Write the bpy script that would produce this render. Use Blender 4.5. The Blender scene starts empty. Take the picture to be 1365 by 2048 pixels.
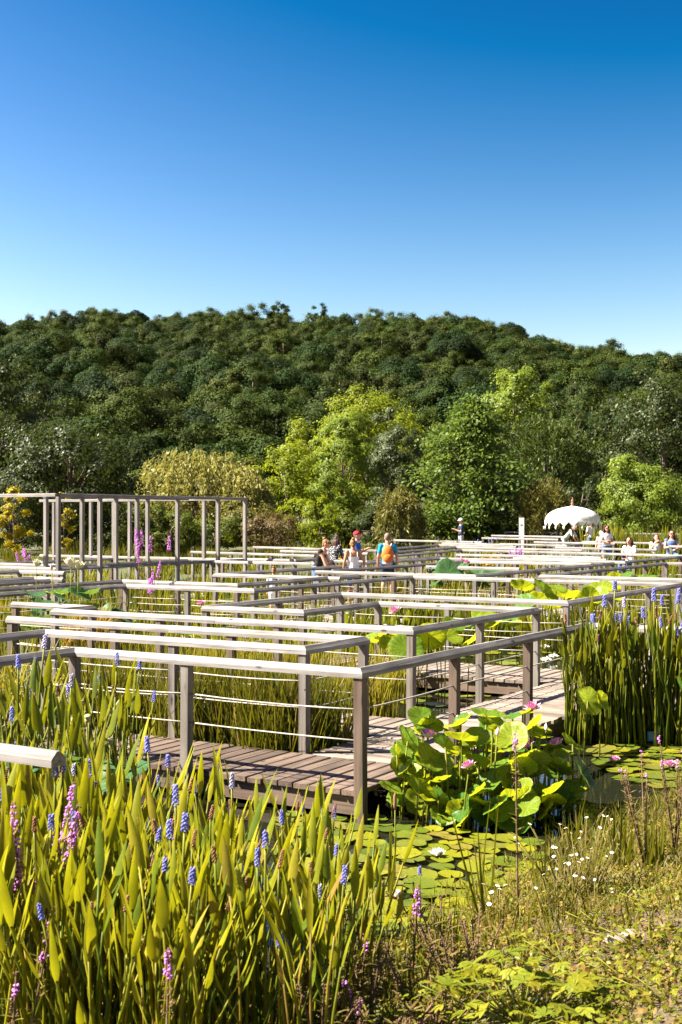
import bpy, math, random
import numpy as np
from mathutils import Vector, Matrix, noise
R = math.radians
rnd = random.Random(7)
sc = bpy.context.scene
C = sc.collection

# ------------------------------------------------------------------ camera, sky, sun, exposure
cam_d = bpy.data.cameras.new('camera'); cam = bpy.data.objects.new('camera', cam_d); C.objects.link(cam)
cam_d.sensor_fit = 'VERTICAL'; cam_d.sensor_height = 36.0; cam_d.lens = 36.0 * 2500 / 2048
cam_d.clip_start = 0.1; cam_d.clip_end = 5000
cam.location = (0, 0, 2.2); cam.rotation_euler = (R(90.25), 0, 0)
cam_d.dof.use_dof = True; cam_d.dof.focus_distance = 17.0; cam_d.dof.aperture_fstop = 7.0
sc.camera = cam
SUN_EL = 47.0
world = bpy.data.worlds.new('World'); sc.world = world; world.use_nodes = True
wn = world.node_tree; wn.nodes.clear()
wo = wn.nodes.new('ShaderNodeOutputWorld'); wb = wn.nodes.new('ShaderNodeBackground')
sky = wn.nodes.new('ShaderNodeTexSky'); sky.sky_type = 'NISHITA'; sky.sun_disc = False
sky.sun_elevation = R(SUN_EL); sky.sun_rotation = R(-91); sky.altitude = 100
sky.air_density = 1.3; sky.dust_density = 0.6; sky.ozone_density = 0.3
hs = wn.nodes.new('ShaderNodeHueSaturation'); hs.inputs['Saturation'].default_value = 0.93; hs.inputs['Hue'].default_value = 0.489; hs.inputs['Value'].default_value = 0.0315
gm = wn.nodes.new('ShaderNodeGamma'); gm.inputs[1].default_value = 2.9
wn.links.new(sky.outputs[0], gm.inputs[0]); wn.links.new(gm.outputs[0], hs.inputs['Color']); ma = wn.nodes.new('ShaderNodeVectorMath'); ma.operation = 'MULTIPLY_ADD'; ma.inputs[1].default_value = (1.62, 1.0, 0.94); ma.inputs[2].default_value = (-0.60, -0.20, 0.0)
mz = wn.nodes.new('ShaderNodeVectorMath'); mz.operation = 'MAXIMUM'; mz.inputs[1].default_value = (0.02, 0.02, 0.02)
wn.links.new(hs.outputs[0], ma.inputs[0]); wn.links.new(ma.outputs[0], mz.inputs[0]); wn.links.new(mz.outputs[0], wb.inputs['Color'])
wb.inputs['Strength'].default_value = 0.05
wn.links.new(wb.outputs[0], wo.inputs['Surface'])
sun_d = bpy.data.lights.new('sun', 'SUN'); sun = bpy.data.objects.new('sun', sun_d); C.objects.link(sun)
sun_d.energy = 5.0; sun_d.angle = R(0.5); sun_d.color = (1.0, 0.92, 0.78)
to_sun = Vector((-1.0 * math.cos(R(SUN_EL)), -0.03, math.sin(R(SUN_EL)))).normalized()
sun.rotation_euler = to_sun.to_track_quat('Z', 'Y').to_euler()
vs = sc.view_settings; vs.view_transform = 'Standard'; vs.look = 'None'; vs.gamma = 1.0; vs.use_curve_mapping = False
vs.exposure = 2.35
sc.cycles.max_bounces = 5; sc.cycles.diffuse_bounces = 1; sc.cycles.transparent_max_bounces = 4; sc.cycles.caustics_reflective = False; sc.cycles.caustics_refractive = False

# ------------------------------------------------------------------ materials
def nodes(name):
    m = bpy.data.materials.new(name); m.use_nodes = True
    nt = m.node_tree; nt.nodes.clear()
    return m, nt, nt.nodes.new('ShaderNodeOutputMaterial')
def N(nt, t, **kw):
    n = nt.nodes.new(t)
    for k, v in kw.items():
        if k.startswith('_'): setattr(n, k[1:], v)
        else: n.inputs[k].default_value = v
    return n
def ramp(nt, fac, stops):
    r = nt.nodes.new('ShaderNodeValToRGB'); e = r.color_ramp.elements
    while len(e) < len(stops): e.new(0.5)
    for i, (p, c) in enumerate(stops): e[i].position = p; e[i].color = (*c, 1)
    nt.links.new(fac, r.inputs[0]); return r.outputs[0]
def mixc(nt, fac, a, b, mode='MIX'):
    n = nt.nodes.new('ShaderNodeMix'); n.data_type = 'RGBA'; n.blend_type = mode
    for s, v in ((n.inputs[0], fac), (n.inputs[6], a), (n.inputs[7], b)):
        if hasattr(v, 'is_linked') or hasattr(v, 'links'): nt.links.new(v, s)
        elif isinstance(v, (int, float)): s.default_value = v
        else: s.default_value = (*v, 1)
    return n.outputs[2]
def plain(name, col, rough=0.6, var=0.12, scale=6.0, spec=0.3, metal=0.0):
    m, nt, o = nodes(name)
    tc = N(nt, 'ShaderNodeTexCoord'); nz = N(nt, 'ShaderNodeTexNoise', Scale=scale, Detail=4.0)
    nt.links.new(tc.outputs['Object'], nz.inputs['Vector'])
    c = ramp(nt, nz.outputs[0], [(0.25, [max(0, x * (1 - var * 2)) for x in col]), (0.75, [min(1, x * (1 + var)) for x in col])])
    p = N(nt, 'ShaderNodeBsdfPrincipled', Roughness=rough, Metallic=metal); p.inputs['Specular IOR Level'].default_value = spec
    nt.links.new(c, p.inputs['Base Color']); nt.links.new(p.outputs[0], o.inputs[0])
    return m
def leafm(name, cols, trans, tw=0.4, rough=0.45, island=True, vein=False, spec=0.14):
    """leaf: diffuse + gloss over a translucent layer; colour varies from leaf to leaf"""
    m, nt, o = nodes(name)
    if island:
        rv = N(nt, 'ShaderNodeNewGeometry').outputs['Random Per Island']
    else:
        rv = N(nt, 'ShaderNodeObjectInfo').outputs['Random']
    n = len(cols)
    c = ramp(nt, rv, [(i / (n - 1), cols[i]) for i in range(n)])
    tc = N(nt, 'ShaderNodeTexCoord'); nz = N(nt, 'ShaderNodeTexNoise', Scale=9.0 if not island else 1.2, Detail=3.0)
    nt.links.new(tc.outputs['Object'], nz.inputs['Vector'])
    v = ramp(nt, nz.outputs[0], [(0.3, (0.7, 0.7, 0.7)), (0.7, (1.15, 1.12, 1.0))])
    c = mixc(nt, 1.0, c, v, 'MULTIPLY')
    p = N(nt, 'ShaderNodeBsdfPrincipled', Roughness=rough); p.inputs['Specular IOR Level'].default_value = spec
    nt.links.new(c, p.inputs['Base Color'])
    t = N(nt, 'ShaderNodeBsdfTranslucent'); tcol = mixc(nt, 1.0, trans, v, 'MULTIPLY'); nt.links.new(tcol, t.inputs[0])
    mx = N(nt, 'ShaderNodeMixShader'); mx.inputs[0].default_value = tw
    nt.links.new(p.outputs[0], mx.inputs[1]); nt.links.new(t.outputs[0], mx.inputs[2]); nt.links.new(mx.outputs[0], o.inputs[0])
    return m
def veins(k, n, amt):
    m = M[k]; nt = m.node_tree; tc = N(nt, 'ShaderNodeTexCoord'); gr = N(nt, 'ShaderNodeTexGradient'); gr.gradient_type = 'RADIAL'; nt.links.new(tc.outputs['Object'], gr.inputs[0])
    mu = N(nt, 'ShaderNodeMath', _operation='MULTIPLY'); mu.inputs[1].default_value = n; fr = N(nt, 'ShaderNodeMath', _operation='PINGPONG'); fr.inputs[1].default_value = 0.5
    nt.links.new(gr.outputs['Fac'], mu.inputs[0]); nt.links.new(mu.outputs[0], fr.inputs[0]); c = ramp(nt, fr.outputs[0], [(0.0, (1 + amt, 1 + amt, 1 + amt * .6)), (0.09, (1, 1, 1)), (0.5, (0.86, 0.88, 0.86))])
    for n_ in list(nt.nodes):
        if n_.type in ('BSDF_PRINCIPLED', 'BSDF_TRANSLUCENT'): nt.links.new(mixc(nt, 1.0, n_.inputs[0].links[0].from_socket, c, 'MULTIPLY'), n_.inputs[0])
def wood(name, dark, light, axis, rough=0.75, rand=0.25, knots=True):
    m, nt, o = nodes(name)
    tc = N(nt, 'ShaderNodeTexCoord'); oi = N(nt, 'ShaderNodeObjectInfo')
    sc_ = [30.0, 30.0, 30.0]; sc_[axis] = 1.2
    mp = N(nt, 'ShaderNodeMapping'); mp.inputs['Scale'].default_value = sc_
    ad = N(nt, 'ShaderNodeVectorMath', _operation='ADD'); mu = N(nt, 'ShaderNodeVectorMath', _operation='SCALE'); mu.inputs['Scale'].default_value = 37.0
    cx = N(nt, 'ShaderNodeCombineXYZ')
    for i in range(3): nt.links.new(oi.outputs['Random'], cx.inputs[i])
    nt.links.new(cx.outputs[0], mu.inputs[0]); nt.links.new(tc.outputs['Object'], ad.inputs[0]); nt.links.new(mu.outputs[0], ad.inputs[1])
    nt.links.new(ad.outputs[0], mp.inputs[0])
    g = N(nt, 'ShaderNodeTexNoise', Scale=1.0, Detail=6.0, Roughness=0.65, Distortion=0.4); nt.links.new(mp.outputs[0], g.inputs['Vector'])
    c = ramp(nt, g.outputs[0], [(0.28, dark), (0.5, [(a + b * 2) / 3 for a, b in zip(dark, light)]), (0.72, light)])
    b2 = N(nt, 'ShaderNodeTexNoise', Scale=2.2, Detail=3.0); nt.links.new(ad.outputs[0], b2.inputs['Vector'])
    st = ramp(nt, b2.outputs[0], [(0.35, (0.72, 0.7, 0.68)), (0.6, (1.05, 1.04, 1.03))])
    c = mixc(nt, 1.0, c, st, 'MULTIPLY')
    rr = ramp(nt, oi.outputs['Random'], [(0.0, (1 - rand,) * 3), (1.0, (1 + rand * 0.6,) * 3)] if rand < 0.4 else [(0.0, (0.66, 0.5, 0.4)), (0.3, (0.92, 0.88, 0.82)), (0.6, (0.95, 0.97, 0.97)), (1.0, (1.3, 1.32, 1.32))])
    c = mixc(nt, 1.0, c, rr, 'MULTIPLY')
    if knots:
        vo = N(nt, 'ShaderNodeTexVoronoi', Scale=1.0); ks = [6.0, 6.0, 6.0]; ks[axis] = 2.4
        m2 = N(nt, 'ShaderNodeMapping'); m2.inputs['Scale'].default_value = ks; nt.links.new(ad.outputs[0], m2.inputs[0]); nt.links.new(m2.outputs[0], vo.inputs['Vector'])
        kf = ramp(nt, vo.outputs['Distance'], [(0.06, (1, 1, 1)), (0.13, (0, 0, 0))])
        c = mixc(nt, kf, c, [x * 0.45 for x in dark])
    p = N(nt, 'ShaderNodeBsdfPrincipled', Roughness=rough); p.inputs['Specular IOR Level'].default_value = 0.25
    nt.links.new(c, p.inputs['Base Color'])
    bp = N(nt, 'ShaderNodeBump', Strength=0.35, Distance=0.01); nt.links.new(g.outputs[0], bp.inputs['Height']); nt.links.new(bp.outputs[0], p.inputs['Normal'])
    nt.links.new(p.outputs[0], o.inputs[0])
    return m
M = {}
M['rail'] = wood('bleached_rail_wood', (0.085, 0.078, 0.071), (0.275, 0.259, 0.243), 0, rand=0.18)
M['post'] = wood('weathered_post_wood', (0.052, 0.041, 0.032), (0.19, 0.172, 0.152), 2, rand=0.45)
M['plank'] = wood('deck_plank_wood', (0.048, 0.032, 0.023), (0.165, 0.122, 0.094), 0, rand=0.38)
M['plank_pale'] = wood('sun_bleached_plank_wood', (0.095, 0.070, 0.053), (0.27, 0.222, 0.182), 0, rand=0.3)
M['beam'] = wood('deck_beam_wood', (0.08, 0.055, 0.04), (0.17, 0.12, 0.09), 0, rand=0.2)
M['perg'] = wood('pergola_wood', (0.09, 0.084, 0.077), (0.25, 0.236, 0.218), 2, rand=0.2)
M['pergx'] = wood('pergola_beam_wood', (0.09, 0.084, 0.077), (0.25, 0.236, 0.218), 0, rand=0.2)
M['rope'] = plain('pale_rope', (0.36, 0.33, 0.28), 0.9, 0.2, 60)
def deck_far():
    m, nt, o = nodes('far_deck_planks')
    tc = N(nt, 'ShaderNodeTexCoord'); w_ = N(nt, 'ShaderNodeTexWave', Scale=1.15, Distortion=0.4); w_.wave_type = 'BANDS'
    nt.links.new(tc.outputs['Object'], w_.inputs['Vector'])
    c = ramp(nt, w_.outputs[0], [(0.05, (0.04, 0.03, 0.022)), (0.14, (0.19, 0.155, 0.13)), (1.0, (0.29, 0.25, 0.215))])
    p = N(nt, 'ShaderNodeBsdfPrincipled', Roughness=0.8); nt.links.new(c, p.inputs['Base Color']); nt.links.new(p.outputs[0], o.inputs[0]); return m
M['deckfar'] = deck_far()
def water_m():
    m, nt, o = nodes('pond_water')
    tc = N(nt, 'ShaderNodeTexCoord'); n1 = N(nt, 'ShaderNodeTexNoise', Scale=5.0, Detail=3.0); nt.links.new(tc.outputs['Object'], n1.inputs['Vector'])
    bp = N(nt, 'ShaderNodeBump', Strength=0.06, Distance=0.05); nt.links.new(n1.outputs[0], bp.inputs['Height'])
    p = N(nt, 'ShaderNodeBsdfPrincipled', Roughness=0.03, IOR=1.33); p.inputs['Base Color'].default_value = (0.010, 0.011, 0.006, 1)
    nt.links.new(bp.outputs[0], p.inputs['Normal']); nt.links.new(p.outputs[0], o.inputs[0]); return m
M['water'] = water_m()
def ground_m():
    m, nt, o = nodes('bank_soil')
    tc = N(nt, 'ShaderNodeTexCoord'); n1 = N(nt, 'ShaderNodeTexNoise', Scale=1.1, Detail=8.0, Roughness=0.65); n2 = N(nt, 'ShaderNodeTexNoise', Scale=22.0, Detail=6.0)
    nt.links.new(tc.outputs['Object'], n1.inputs['Vector']); nt.links.new(tc.outputs['Object'], n2.inputs['Vector'])
    a = ramp(nt, n2.outputs[0], [(0.3, (0.045, 0.028, 0.018)), (0.7, (0.16, 0.105, 0.068))])
    b = ramp(nt, n2.outputs[0], [(0.3, (0.04, 0.05, 0.012)), (0.7, (0.12, 0.13, 0.03))])
    f = ramp(nt, n1.outputs[0], [(0.42, (0, 0, 0)), (0.58, (1, 1, 1))])
    c = mixc(nt, f, a, b)
    sp = N(nt, 'ShaderNodeSeparateXYZ'); nt.links.new(tc.outputs['Object'], sp.inputs[0]); mr = N(nt, 'ShaderNodeMapRange'); mr.inputs[1].default_value = 30; mr.inputs[2].default_value = 40
    nt.links.new(sp.outputs[1], mr.inputs[0]); c = mixc(nt, mr.outputs[0], c, ramp(nt, n2.outputs[0], [(0.3, (0.03, 0.038, 0.01)), (0.7, (0.085, 0.09, 0.024))]))
    p = N(nt, 'ShaderNodeBsdfPrincipled', Roughness=0.95); nt.links.new(c, p.inputs['Base Color'])
    bp = N(nt, 'ShaderNodeBump', Strength=0.8, Distance=0.05); nt.links.new(n2.outputs[0], bp.inputs['Height']); nt.links.new(bp.outputs[0], p.inputs['Normal'])
    nt.links.new(p.outputs[0], o.inputs[0]); return m
M['ground'] = ground_m()
M['hill'] = plain('forest_floor', (0.035, 0.04, 0.016), 0.95, 0.3, 0.2)
M['bark'] = plain('bark', (0.12, 0.09, 0.065), 0.9, 0.3, 12)
# leaves
M['pick'] = leafm('pickerelweed_leaf', [(0.06, 0.10, 0.007), (0.10, 0.135, 0.009), (0.15, 0.17, 0.010), (0.20, 0.20, 0.010), (0.24, 0.225, 0.011), (0.25, 0.23, 0.012), (0.20, 0.13, 0.03)], (0.44, 0.43, 0.010), 0.28, 0.38, island=False)
M['pickfar'] = leafm('pickerelweed_leaf_deep_green', [(0.045, 0.075, 0.008), (0.10, 0.125, 0.010), (0.17, 0.17, 0.012)], (0.36, 0.36, 0.012), 0.26, 0.38, island=False)
M['stem'] = leafm('green_stem', [(0.11, 0.13, 0.012), (0.17, 0.17, 0.015)], (0.2, 0.2, 0.012), 0.15, 0.4, island=False)
M['blue'] = plain('blue_violet_petals', (0.16, 0.17, 0.52), 0.7, 0.25, 30)
M['seed'] = plain('brown_seed_spike', (0.22, 0.10, 0.05), 0.8, 0.25, 40)
M['magenta'] = plain('magenta_petals', (0.52, 0.16, 0.55), 0.7, 0.25, 30)
M['dryst'] = plain('reddish_brown_stem', (0.14, 0.08, 0.04), 0.8, 0.3, 20)
M['reed'] = leafm('yellow_green_reed', [(0.03, 0.048, 0.006), (0.07, 0.085, 0.008), (0.14, 0.135, 0.014), (0.19, 0.13, 0.04)], (0.26, 0.25, 0.010), 0.22)
M['reedy'] = leafm('straw_yellow_reed', [(0.12, 0.12, 0.012), (0.21, 0.185, 0.02), (0.26, 0.20, 0.05)], (0.42, 0.36, 0.02), 0.32)
M['reedg'] = leafm('grey_green_foliage', [(0.16, 0.20, 0.13), (0.30, 0.34, 0.26)], (0.25, 0.3, 0.18), 0.3)
M['papyrus'] = leafm('rusty_papyrus', [(0.30, 0.20, 0.04), (0.38, 0.20, 0.06), (0.25, 0.24, 0.03)], (0.5, 0.32, 0.04), 0.4)
M['lotus'] = leafm('lotus_leaf', [(0.05, 0.13, 0.02), (0.11, 0.19, 0.018), (0.20, 0.24, 0.016)], (0.50, 0.54, 0.016), 0.4, 0.4, island=False)
M['lotusd'] = leafm('blue_green_lotus_leaf', [(0.035, 0.10, 0.045), (0.06, 0.13, 0.05)], (0.16, 0.26, 0.04), 0.3, 0.4, island=False)
M['pad'] = leafm('lily_pad_surface', [(0.06, 0.09, 0.012), (0.12, 0.145, 0.012), (0.20, 0.195, 0.011), (0.10, 0.12, 0.018), (0.19, 0.15, 0.03)], (0.12, 0.13, 0.01), 0.1, 0.35, island=False, spec=0.3)
veins('lotus', 19, .6); veins('lotusd', 19, .5); veins('pad', 15, .3)
M['white'] = plain('white_petals', (0.82, 0.80, 0.72), 0.6, 0.05, 10)
M['cream'] = plain('cream_petals', (0.78, 0.76, 0.52), 0.6, 0.08, 10)
M['pink'] = plain('pink_petals', (0.72, 0.22, 0.42), 0.6, 0.2, 14)
M['palepink'] = plain('pale_pink_petals', (0.80, 0.55, 0.64), 0.6, 0.15, 14)
M['yellowc'] = plain('yellow_stamens', (0.7, 0.5, 0.05), 0.7, 0.1, 10)
M['podg'] = plain('seed_pod', (0.34, 0.30, 0.13), 0.8, 0.2, 20)
M['grass'] = leafm('bank_grass', [(0.06, 0.08, 0.010), (0.13, 0.13, 0.014), (0.20, 0.16, 0.05), (0.10, 0.05, 0.025)], (0.28, 0.27, 0.02), 0.3)
M['cover'] = leafm('bank_ground_cover', [(0.08, 0.11, 0.010), (0.17, 0.18, 0.013), (0.27, 0.22, 0.03), (0.25, 0.16, 0.05), (0.17, 0.085, 0.035)], (0.34, 0.32, 0.015), 0.3)

# ------------------------------------------------------------------ mesh helpers
def obj(name, me, parent=None, loc=(0, 0, 0), rot=(0, 0, 0), scale=(1, 1, 1), **props):
    o = bpy.data.objects.new(name, me); C.objects.link(o)
    o.location = loc; o.rotation_euler = rot; o.scale = scale if hasattr(scale, '__len__') else (scale,) * 3
    if parent is not None: o.parent = parent
    for k, v in props.items():
        if v: o[k] = v
    return o
def thing(name, label, category, loc=(0, 0, 0), rotz=0.0, group=None, rot=None):
    return obj(name, None, None, loc, rot or (0, 0, rotz), label=label, category=category, group=group)
class MB:
    def __init__(s): s.v = []; s.f = []; s.m = []
    def add(s, vs_, fs, mi=0):
        k = len(s.v); s.v += [tuple(v) for v in vs_]; s.f += [tuple(i + k for i in f) for f in fs]; s.m += [mi] * len(fs); return s
    def box(s, c, d, mi=0, mat=None, bev=0.0):
        x, y, z = d[0] / 2, d[1] / 2, d[2] / 2
        vv = [Vector((sx * x, sy * y, sz * z)) for sz in (-1, 1) for sx, sy in ((-1, -1), (1, -1), (1, 1), (-1, 1))]
        if mat is not None: vv = [mat @ v for v in vv]
        vv = [v + Vector(c) for v in vv]
        return s.add(vv, [(3, 2, 1, 0), (4, 5, 6, 7), (0, 1, 5, 4), (1, 2, 6, 5), (2, 3, 7, 6), (3, 0, 4, 7)], mi)
    def tube(s, pts, rad, seg=6, mi=0, cap=True, sq=None):
        pts = [Vector(p) for p in pts]; n = len(pts); vv = []
        for i, p in enumerate(pts):
            t = (pts[min(i + 1, n - 1)] - pts[max(i - 1, 0)]).normalized()
            a = t.cross(Vector((0, 1, 0.01))) if abs(t.y) < 0.9 else t.cross(Vector((1, 0, 0)))
            a.normalize(); b = t.cross(a); r = rad[i] if hasattr(rad, '__len__') else rad
            for k in range(seg):
                an = 2 * math.pi * k / seg
                vv.append(p + a * (r * math.cos(an)) + b * (r * math.sin(an) * (sq or 1)))
        ff = [(i * seg + k, i * seg + (k + 1) % seg, (i + 1) * seg + (k + 1) % seg, (i + 1) * seg + k) for i in range(n - 1) for k in range(seg)]
        if cap: ff += [tuple(range(seg))[::-1], tuple((n - 1) * seg + k for k in range(seg))]
        return s.add(vv, ff, mi)
    def ball(s, c, r, mi=0, nu=8, nv=6, M_=None):
        r = r if hasattr(r, '__len__') else (r,) * 3
        vv = [Vector((0, 0, -r[2]))]
        for j in range(1, nv):
            ph = -math.pi / 2 + math.pi * j / nv
            vv += [Vector((r[0] * math.cos(ph) * math.cos(2 * math.pi * i / nu), r[1] * math.cos(ph) * math.sin(2 * math.pi * i / nu), r[2] * math.sin(ph))) for i in range(nu)]
        vv.append(Vector((0, 0, r[2])))
        if M_ is not None: vv = [M_ @ v for v in vv]
        vv = [v + Vector(c) for v in vv]
        ff = [(0, 1 + (i + 1) % nu, 1 + i) for i in range(nu)]
        for j in range(nv - 2):
            b = 1 + j * nu
            ff += [(b + i, b + (i + 1) % nu, b + nu + (i + 1) % nu, b + nu + i) for i in range(nu)]
        b = 1 + (nv - 2) * nu; top = len(vv) - 1
        ff += [(b + i, b + (i + 1) % nu, top) for i in range(nu)]
        return s.add(vv, ff, mi)
    def octa(s, c, r, mi=0):
        x, y, z = c
        return s.add([(x + r, y, z), (x - r, y, z), (x, y + r, z), (x, y - r, z), (x, y, z + r), (x, y, z - r)],
                     [(0, 2, 4), (2, 1, 4), (1, 3, 4), (3, 0, 4), (2, 0, 5), (1, 2, 5), (3, 1, 5), (0, 3, 5)], mi)
    def build(s, name, mats, smooth=False):
        me = bpy.data.meshes.new(name); me.from_pydata(s.v, [], s.f)
        for m in (mats if isinstance(mats, (list, tuple)) else [mats]): me.materials.append(M[m] if isinstance(m, str) else m)
        if any(s.m): me.polygons.foreach_set('material_index', s.m)
        if smooth: me.polygons.foreach_set('use_smooth', [True] * len(s.f))
        me.update(); return me
def poly_mesh(name, V, mats, mi=None, extra=None):
    """V: (n, k, 3) array of n separate k-gons; extra: an MB joined in with its own material indices"""
    n, k, _ = V.shape
    ev = np.array(extra.v, dtype=np.float32).reshape(-1, 3) if extra and extra.v else np.zeros((0, 3), np.float32)
    co = np.concatenate([V.reshape(-1, 3).astype(np.float32), ev])
    me = bpy.data.meshes.new(name); me.vertices.add(len(co)); me.vertices.foreach_set('co', co.ravel())
    loops = np.arange(n * k); starts = np.arange(n) * k; mm = np.zeros(n, np.int32) if mi is None else np.asarray(mi, np.int32)
    if extra and extra.f:
        el = np.concatenate([np.array(f) for f in extra.f]) + n * k
        es = np.cumsum([0] + [len(f) for f in extra.f])[:-1] + n * k
        loops = np.concatenate([loops, el]); starts = np.concatenate([starts, es]); mm = np.concatenate([mm, np.array(extra.m, np.int32)])
    me.loops.add(len(loops)); me.loops.foreach_set('vertex_index', loops.astype(np.int32))
    me.polygons.add(len(starts)); me.polygons.foreach_set('loop_start', starts.astype(np.int32))
    for m in (mats if isinstance(mats, (list, tuple)) else [mats]): me.materials.append(M[m] if isinstance(m, str) else m)
    me.polygons.foreach_set('material_index', mm); me.update(calc_edges=True); me.validate(); return me
def unit(a): return a / (np.linalg.norm(a, axis=-1, keepdims=True) + 1e-9)
def rhombs(P, T, Nn, L, W):
    """leaf rhombs at P along T with normal Nn"""
    T = unit(T); S = unit(np.cross(T, Nn)); L = L[:, None]; W = W[:, None]
    return np.stack([P, P + T * L * 0.45 + S * W * 0.5, P + T * L, P + T * L * 0.45 - S * W * 0.5], 1)

# ------------------------------------------------------------------ plan of the water garden: grid of boardwalks
OX, OY = 0.1515, 9.967
UX, UY = 0.523, 0.852
ANG_U = math.atan2(UY, UX); ANG_W = math.atan2(0.523, -0.852)
def G(a, b): return (OX + a * -0.852 + b * UX, OY + a * 0.523 + b * UY)
def to_ab(x, y): dx, dy = x - OX, y - OY; return dx * -0.852 + dy * 0.523, dx * UX + dy * UY
def rise(y): return max(0.0, (y - 40.0) * 0.02)
WATER = -0.25
def bank_s(x, y): return x * 0.78 - (y - 7.0) * 0.62 if x > 0 else x * 0.68 - (y - 7.0) * 0.73
def ground_z(x, y):
    s = bank_s(x, y)
    zn = min(0.75, WATER - 0.03 + 0.2 * s) if s > 0 else max(-0.9, WATER - 0.03 + 0.7 * s)
    t = min(1, max(0, (y - 41.5) / 4.0)); zf = -0.9 + t * (0.9 - 0.06) + (rise(y) if y < 75 else 0.7 + (y - 75) * 0.03)
    e = max(0.0, max(-15.5 - x - 0.0 * y, x - 24)); ze = min(0.1, -0.9 + e * 0.5)
    z = max(zn, min(zf, 6.0), ze)
    return z + (0.03 * noise.noise((x * 1.7, y * 1.7, 0)) if y < 14 else 0)

def axis_samples(fine_lo, fine_hi, step, far):
    a = list(np.arange(fine_lo, fine_hi, step)); g = step
    x = fine_hi
    while x < far: a.append(x); g *= 1.35; x += g
    g = step; x = fine_lo - step; pre = []
    while x > -far: pre.append(x); g *= 1.35; x -= g
    return pre[::-1] + a
mb = MB(); xs = axis_samples(-6, 8, 0.3, 2500); ys = [y for y in axis_samples(2, 14, 0.3, 2500)]
mb.v = [(x, y, ground_z(x, y) if y < 2000 else 6.0) for y in ys for x in xs]; nx = len(xs)
mb.f = [(j * nx + i, j * nx + i + 1, (j + 1) * nx + i + 1, (j + 1) * nx + i) for j in range(len(ys) - 1) for i in range(nx - 1)]; mb.m = [0] * len(mb.f)
obj('ground', mb.build('ground', 'ground', True), kind='structure', label='brown soil and low weeds of the pond bank')
mb = MB(); mb.add([(-30, 2, WATER), (34, 2, WATER), (34, 47, WATER), (-30, 47, WATER)], [(0, 1, 2, 3)])
obj('water', mb.build('water', 'water'), kind='structure', label='dark still water of the lily pond')

# hill behind, its crest following the photograph's skyline
RIDGE = [(-1200, 760), (-500, 700), (-200, 668), (0, 652), (80, 640), (180, 628), (300, 630), (450, 636), (560, 640), (700, 642), (800, 648), (900, 644), (1000, 652), (1060, 672), (1110, 694), (1200, 706), (1300, 716), (1365, 726), (1600, 760), (2200, 830)]
def ridge_tan(t):
    px = 682 + t * 2500
    for (x0, y0), (x1, y1) in zip(RIDGE, RIDGE[1:]):
        if px <= x1: k = max(0, (px - x0) / (x1 - x0)); return (1035 - (y0 + (y1 - y0) * k)) / 2500
    return (1035 - 830) / 2500
D0, D1 = 135.0, 470.0
def hill_z(x, y):
    t = x / max(y, 60); top = 2.2 + ridge_tan(t) * D1 - 7.4
    k = (y - D0) / (D1 - D0)
    z = 2.0 + (top - 2.0) * (k if k < 1 else 1 - (k - 1) * 0.25)
    return z + 5.0 * noise.noise((x / 45, y / 45, 3.1)) * min(1, max(0, k * 4)) * (1 if k < 0.93 else 0.25)
mb = MB(); hx = [i * 12.0 for i in range(-40, 41)]; hy = [125 + i * 11.0 for i in range(0, 56)]
mb.v = [(x, y, hill_z(x, y) - (2.5 if y < 140 else 0)) for y in hy for x in hx]; nx = len(hx)
mb.f = [(j * nx + i, j * nx + i + 1, (j + 1) * nx + i + 1, (j + 1) * nx + i) for j in range(len(hy) - 1) for i in range(nx - 1)]; mb.m = [0] * len(mb.f)
obj('hill', mb.build('hill', 'hill', True), kind='structure', label='wooded hill behind the water garden')

# ------------------------------------------------------------------ trees
def crown_round(seed, ctr, rad, ncl, nleaf, rc, ls, droop=0.15, core=0.55, lw=0.6, up=0.35, rj=0.5):
    g = np.random.default_rng(seed)
    d = unit(g.normal(size=(ncl, 3))); lump = 0.78 + 0.3 * g.random((ncl, 1))
    r = core + (1 - core) * np.sqrt(g.random((ncl, 1)))
    cc = np.array(ctr) + d * r * lump * np.array(rad)
    sz = rc * (0.6 + 0.8 * g.random((ncl, 1)))
    k = g.integers(0, ncl, nleaf)
    off = g.normal(size=(nleaf, 3)); off *= (0.35 + 0.65 * g.random((nleaf, 1))) / np.maximum(0.6, np.linalg.norm(off, axis=1, keepdims=True)) ** 0.5
    P = cc[k] + off * sz[k] * np.array([1, 1, 0.7])
    nrm = unit(off + d[k] * 0.9 + np.array([0, 0, up]) + g.normal(size=(nleaf, 3)) * rj)
    T = np.cross(nrm, g.normal(size=(nleaf, 3))) + np.array([0, 0, -droop])
    L = ls * (0.6 + 0.8 * g.random(nleaf)); return rhombs(P, T, nrm, L, L * lw), cc
def limbs(mb, base, top, cc, r0, n, seed, mi=1):
    q = random.Random(seed); pts = []
    for i in range(6):
        t = i / 5; pts.append((base[0] + (top[0] - base[0]) * t + q.uniform(-.1, .1) * t, base[1] + (top[1] - base[1]) * t + q.uniform(-.1, .1) * t, base[2] + (top[2] - base[2]) * t))
    mb.tube(pts, [r0 * (1.15 - 0.85 * i / 5) for i in range(6)], 8, mi)
    for i in range(min(n, len(cc))):
        c = Vector(cc[i]); t = q.uniform(0.35, 0.9); s = Vector(base).lerp(Vector(top), t)
        if c.z < s.z - 0.3: s = Vector(base).lerp(Vector(top), 0.3)
        mid = s.lerp(c, 0.5) + Vector((0, 0, -0.08 * (c - s).length)); mb.tube([s, mid, c], [r0 * 0.4 * (1.1 - t), r0 * 0.22, r0 * 0.07], 5, mi)
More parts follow.
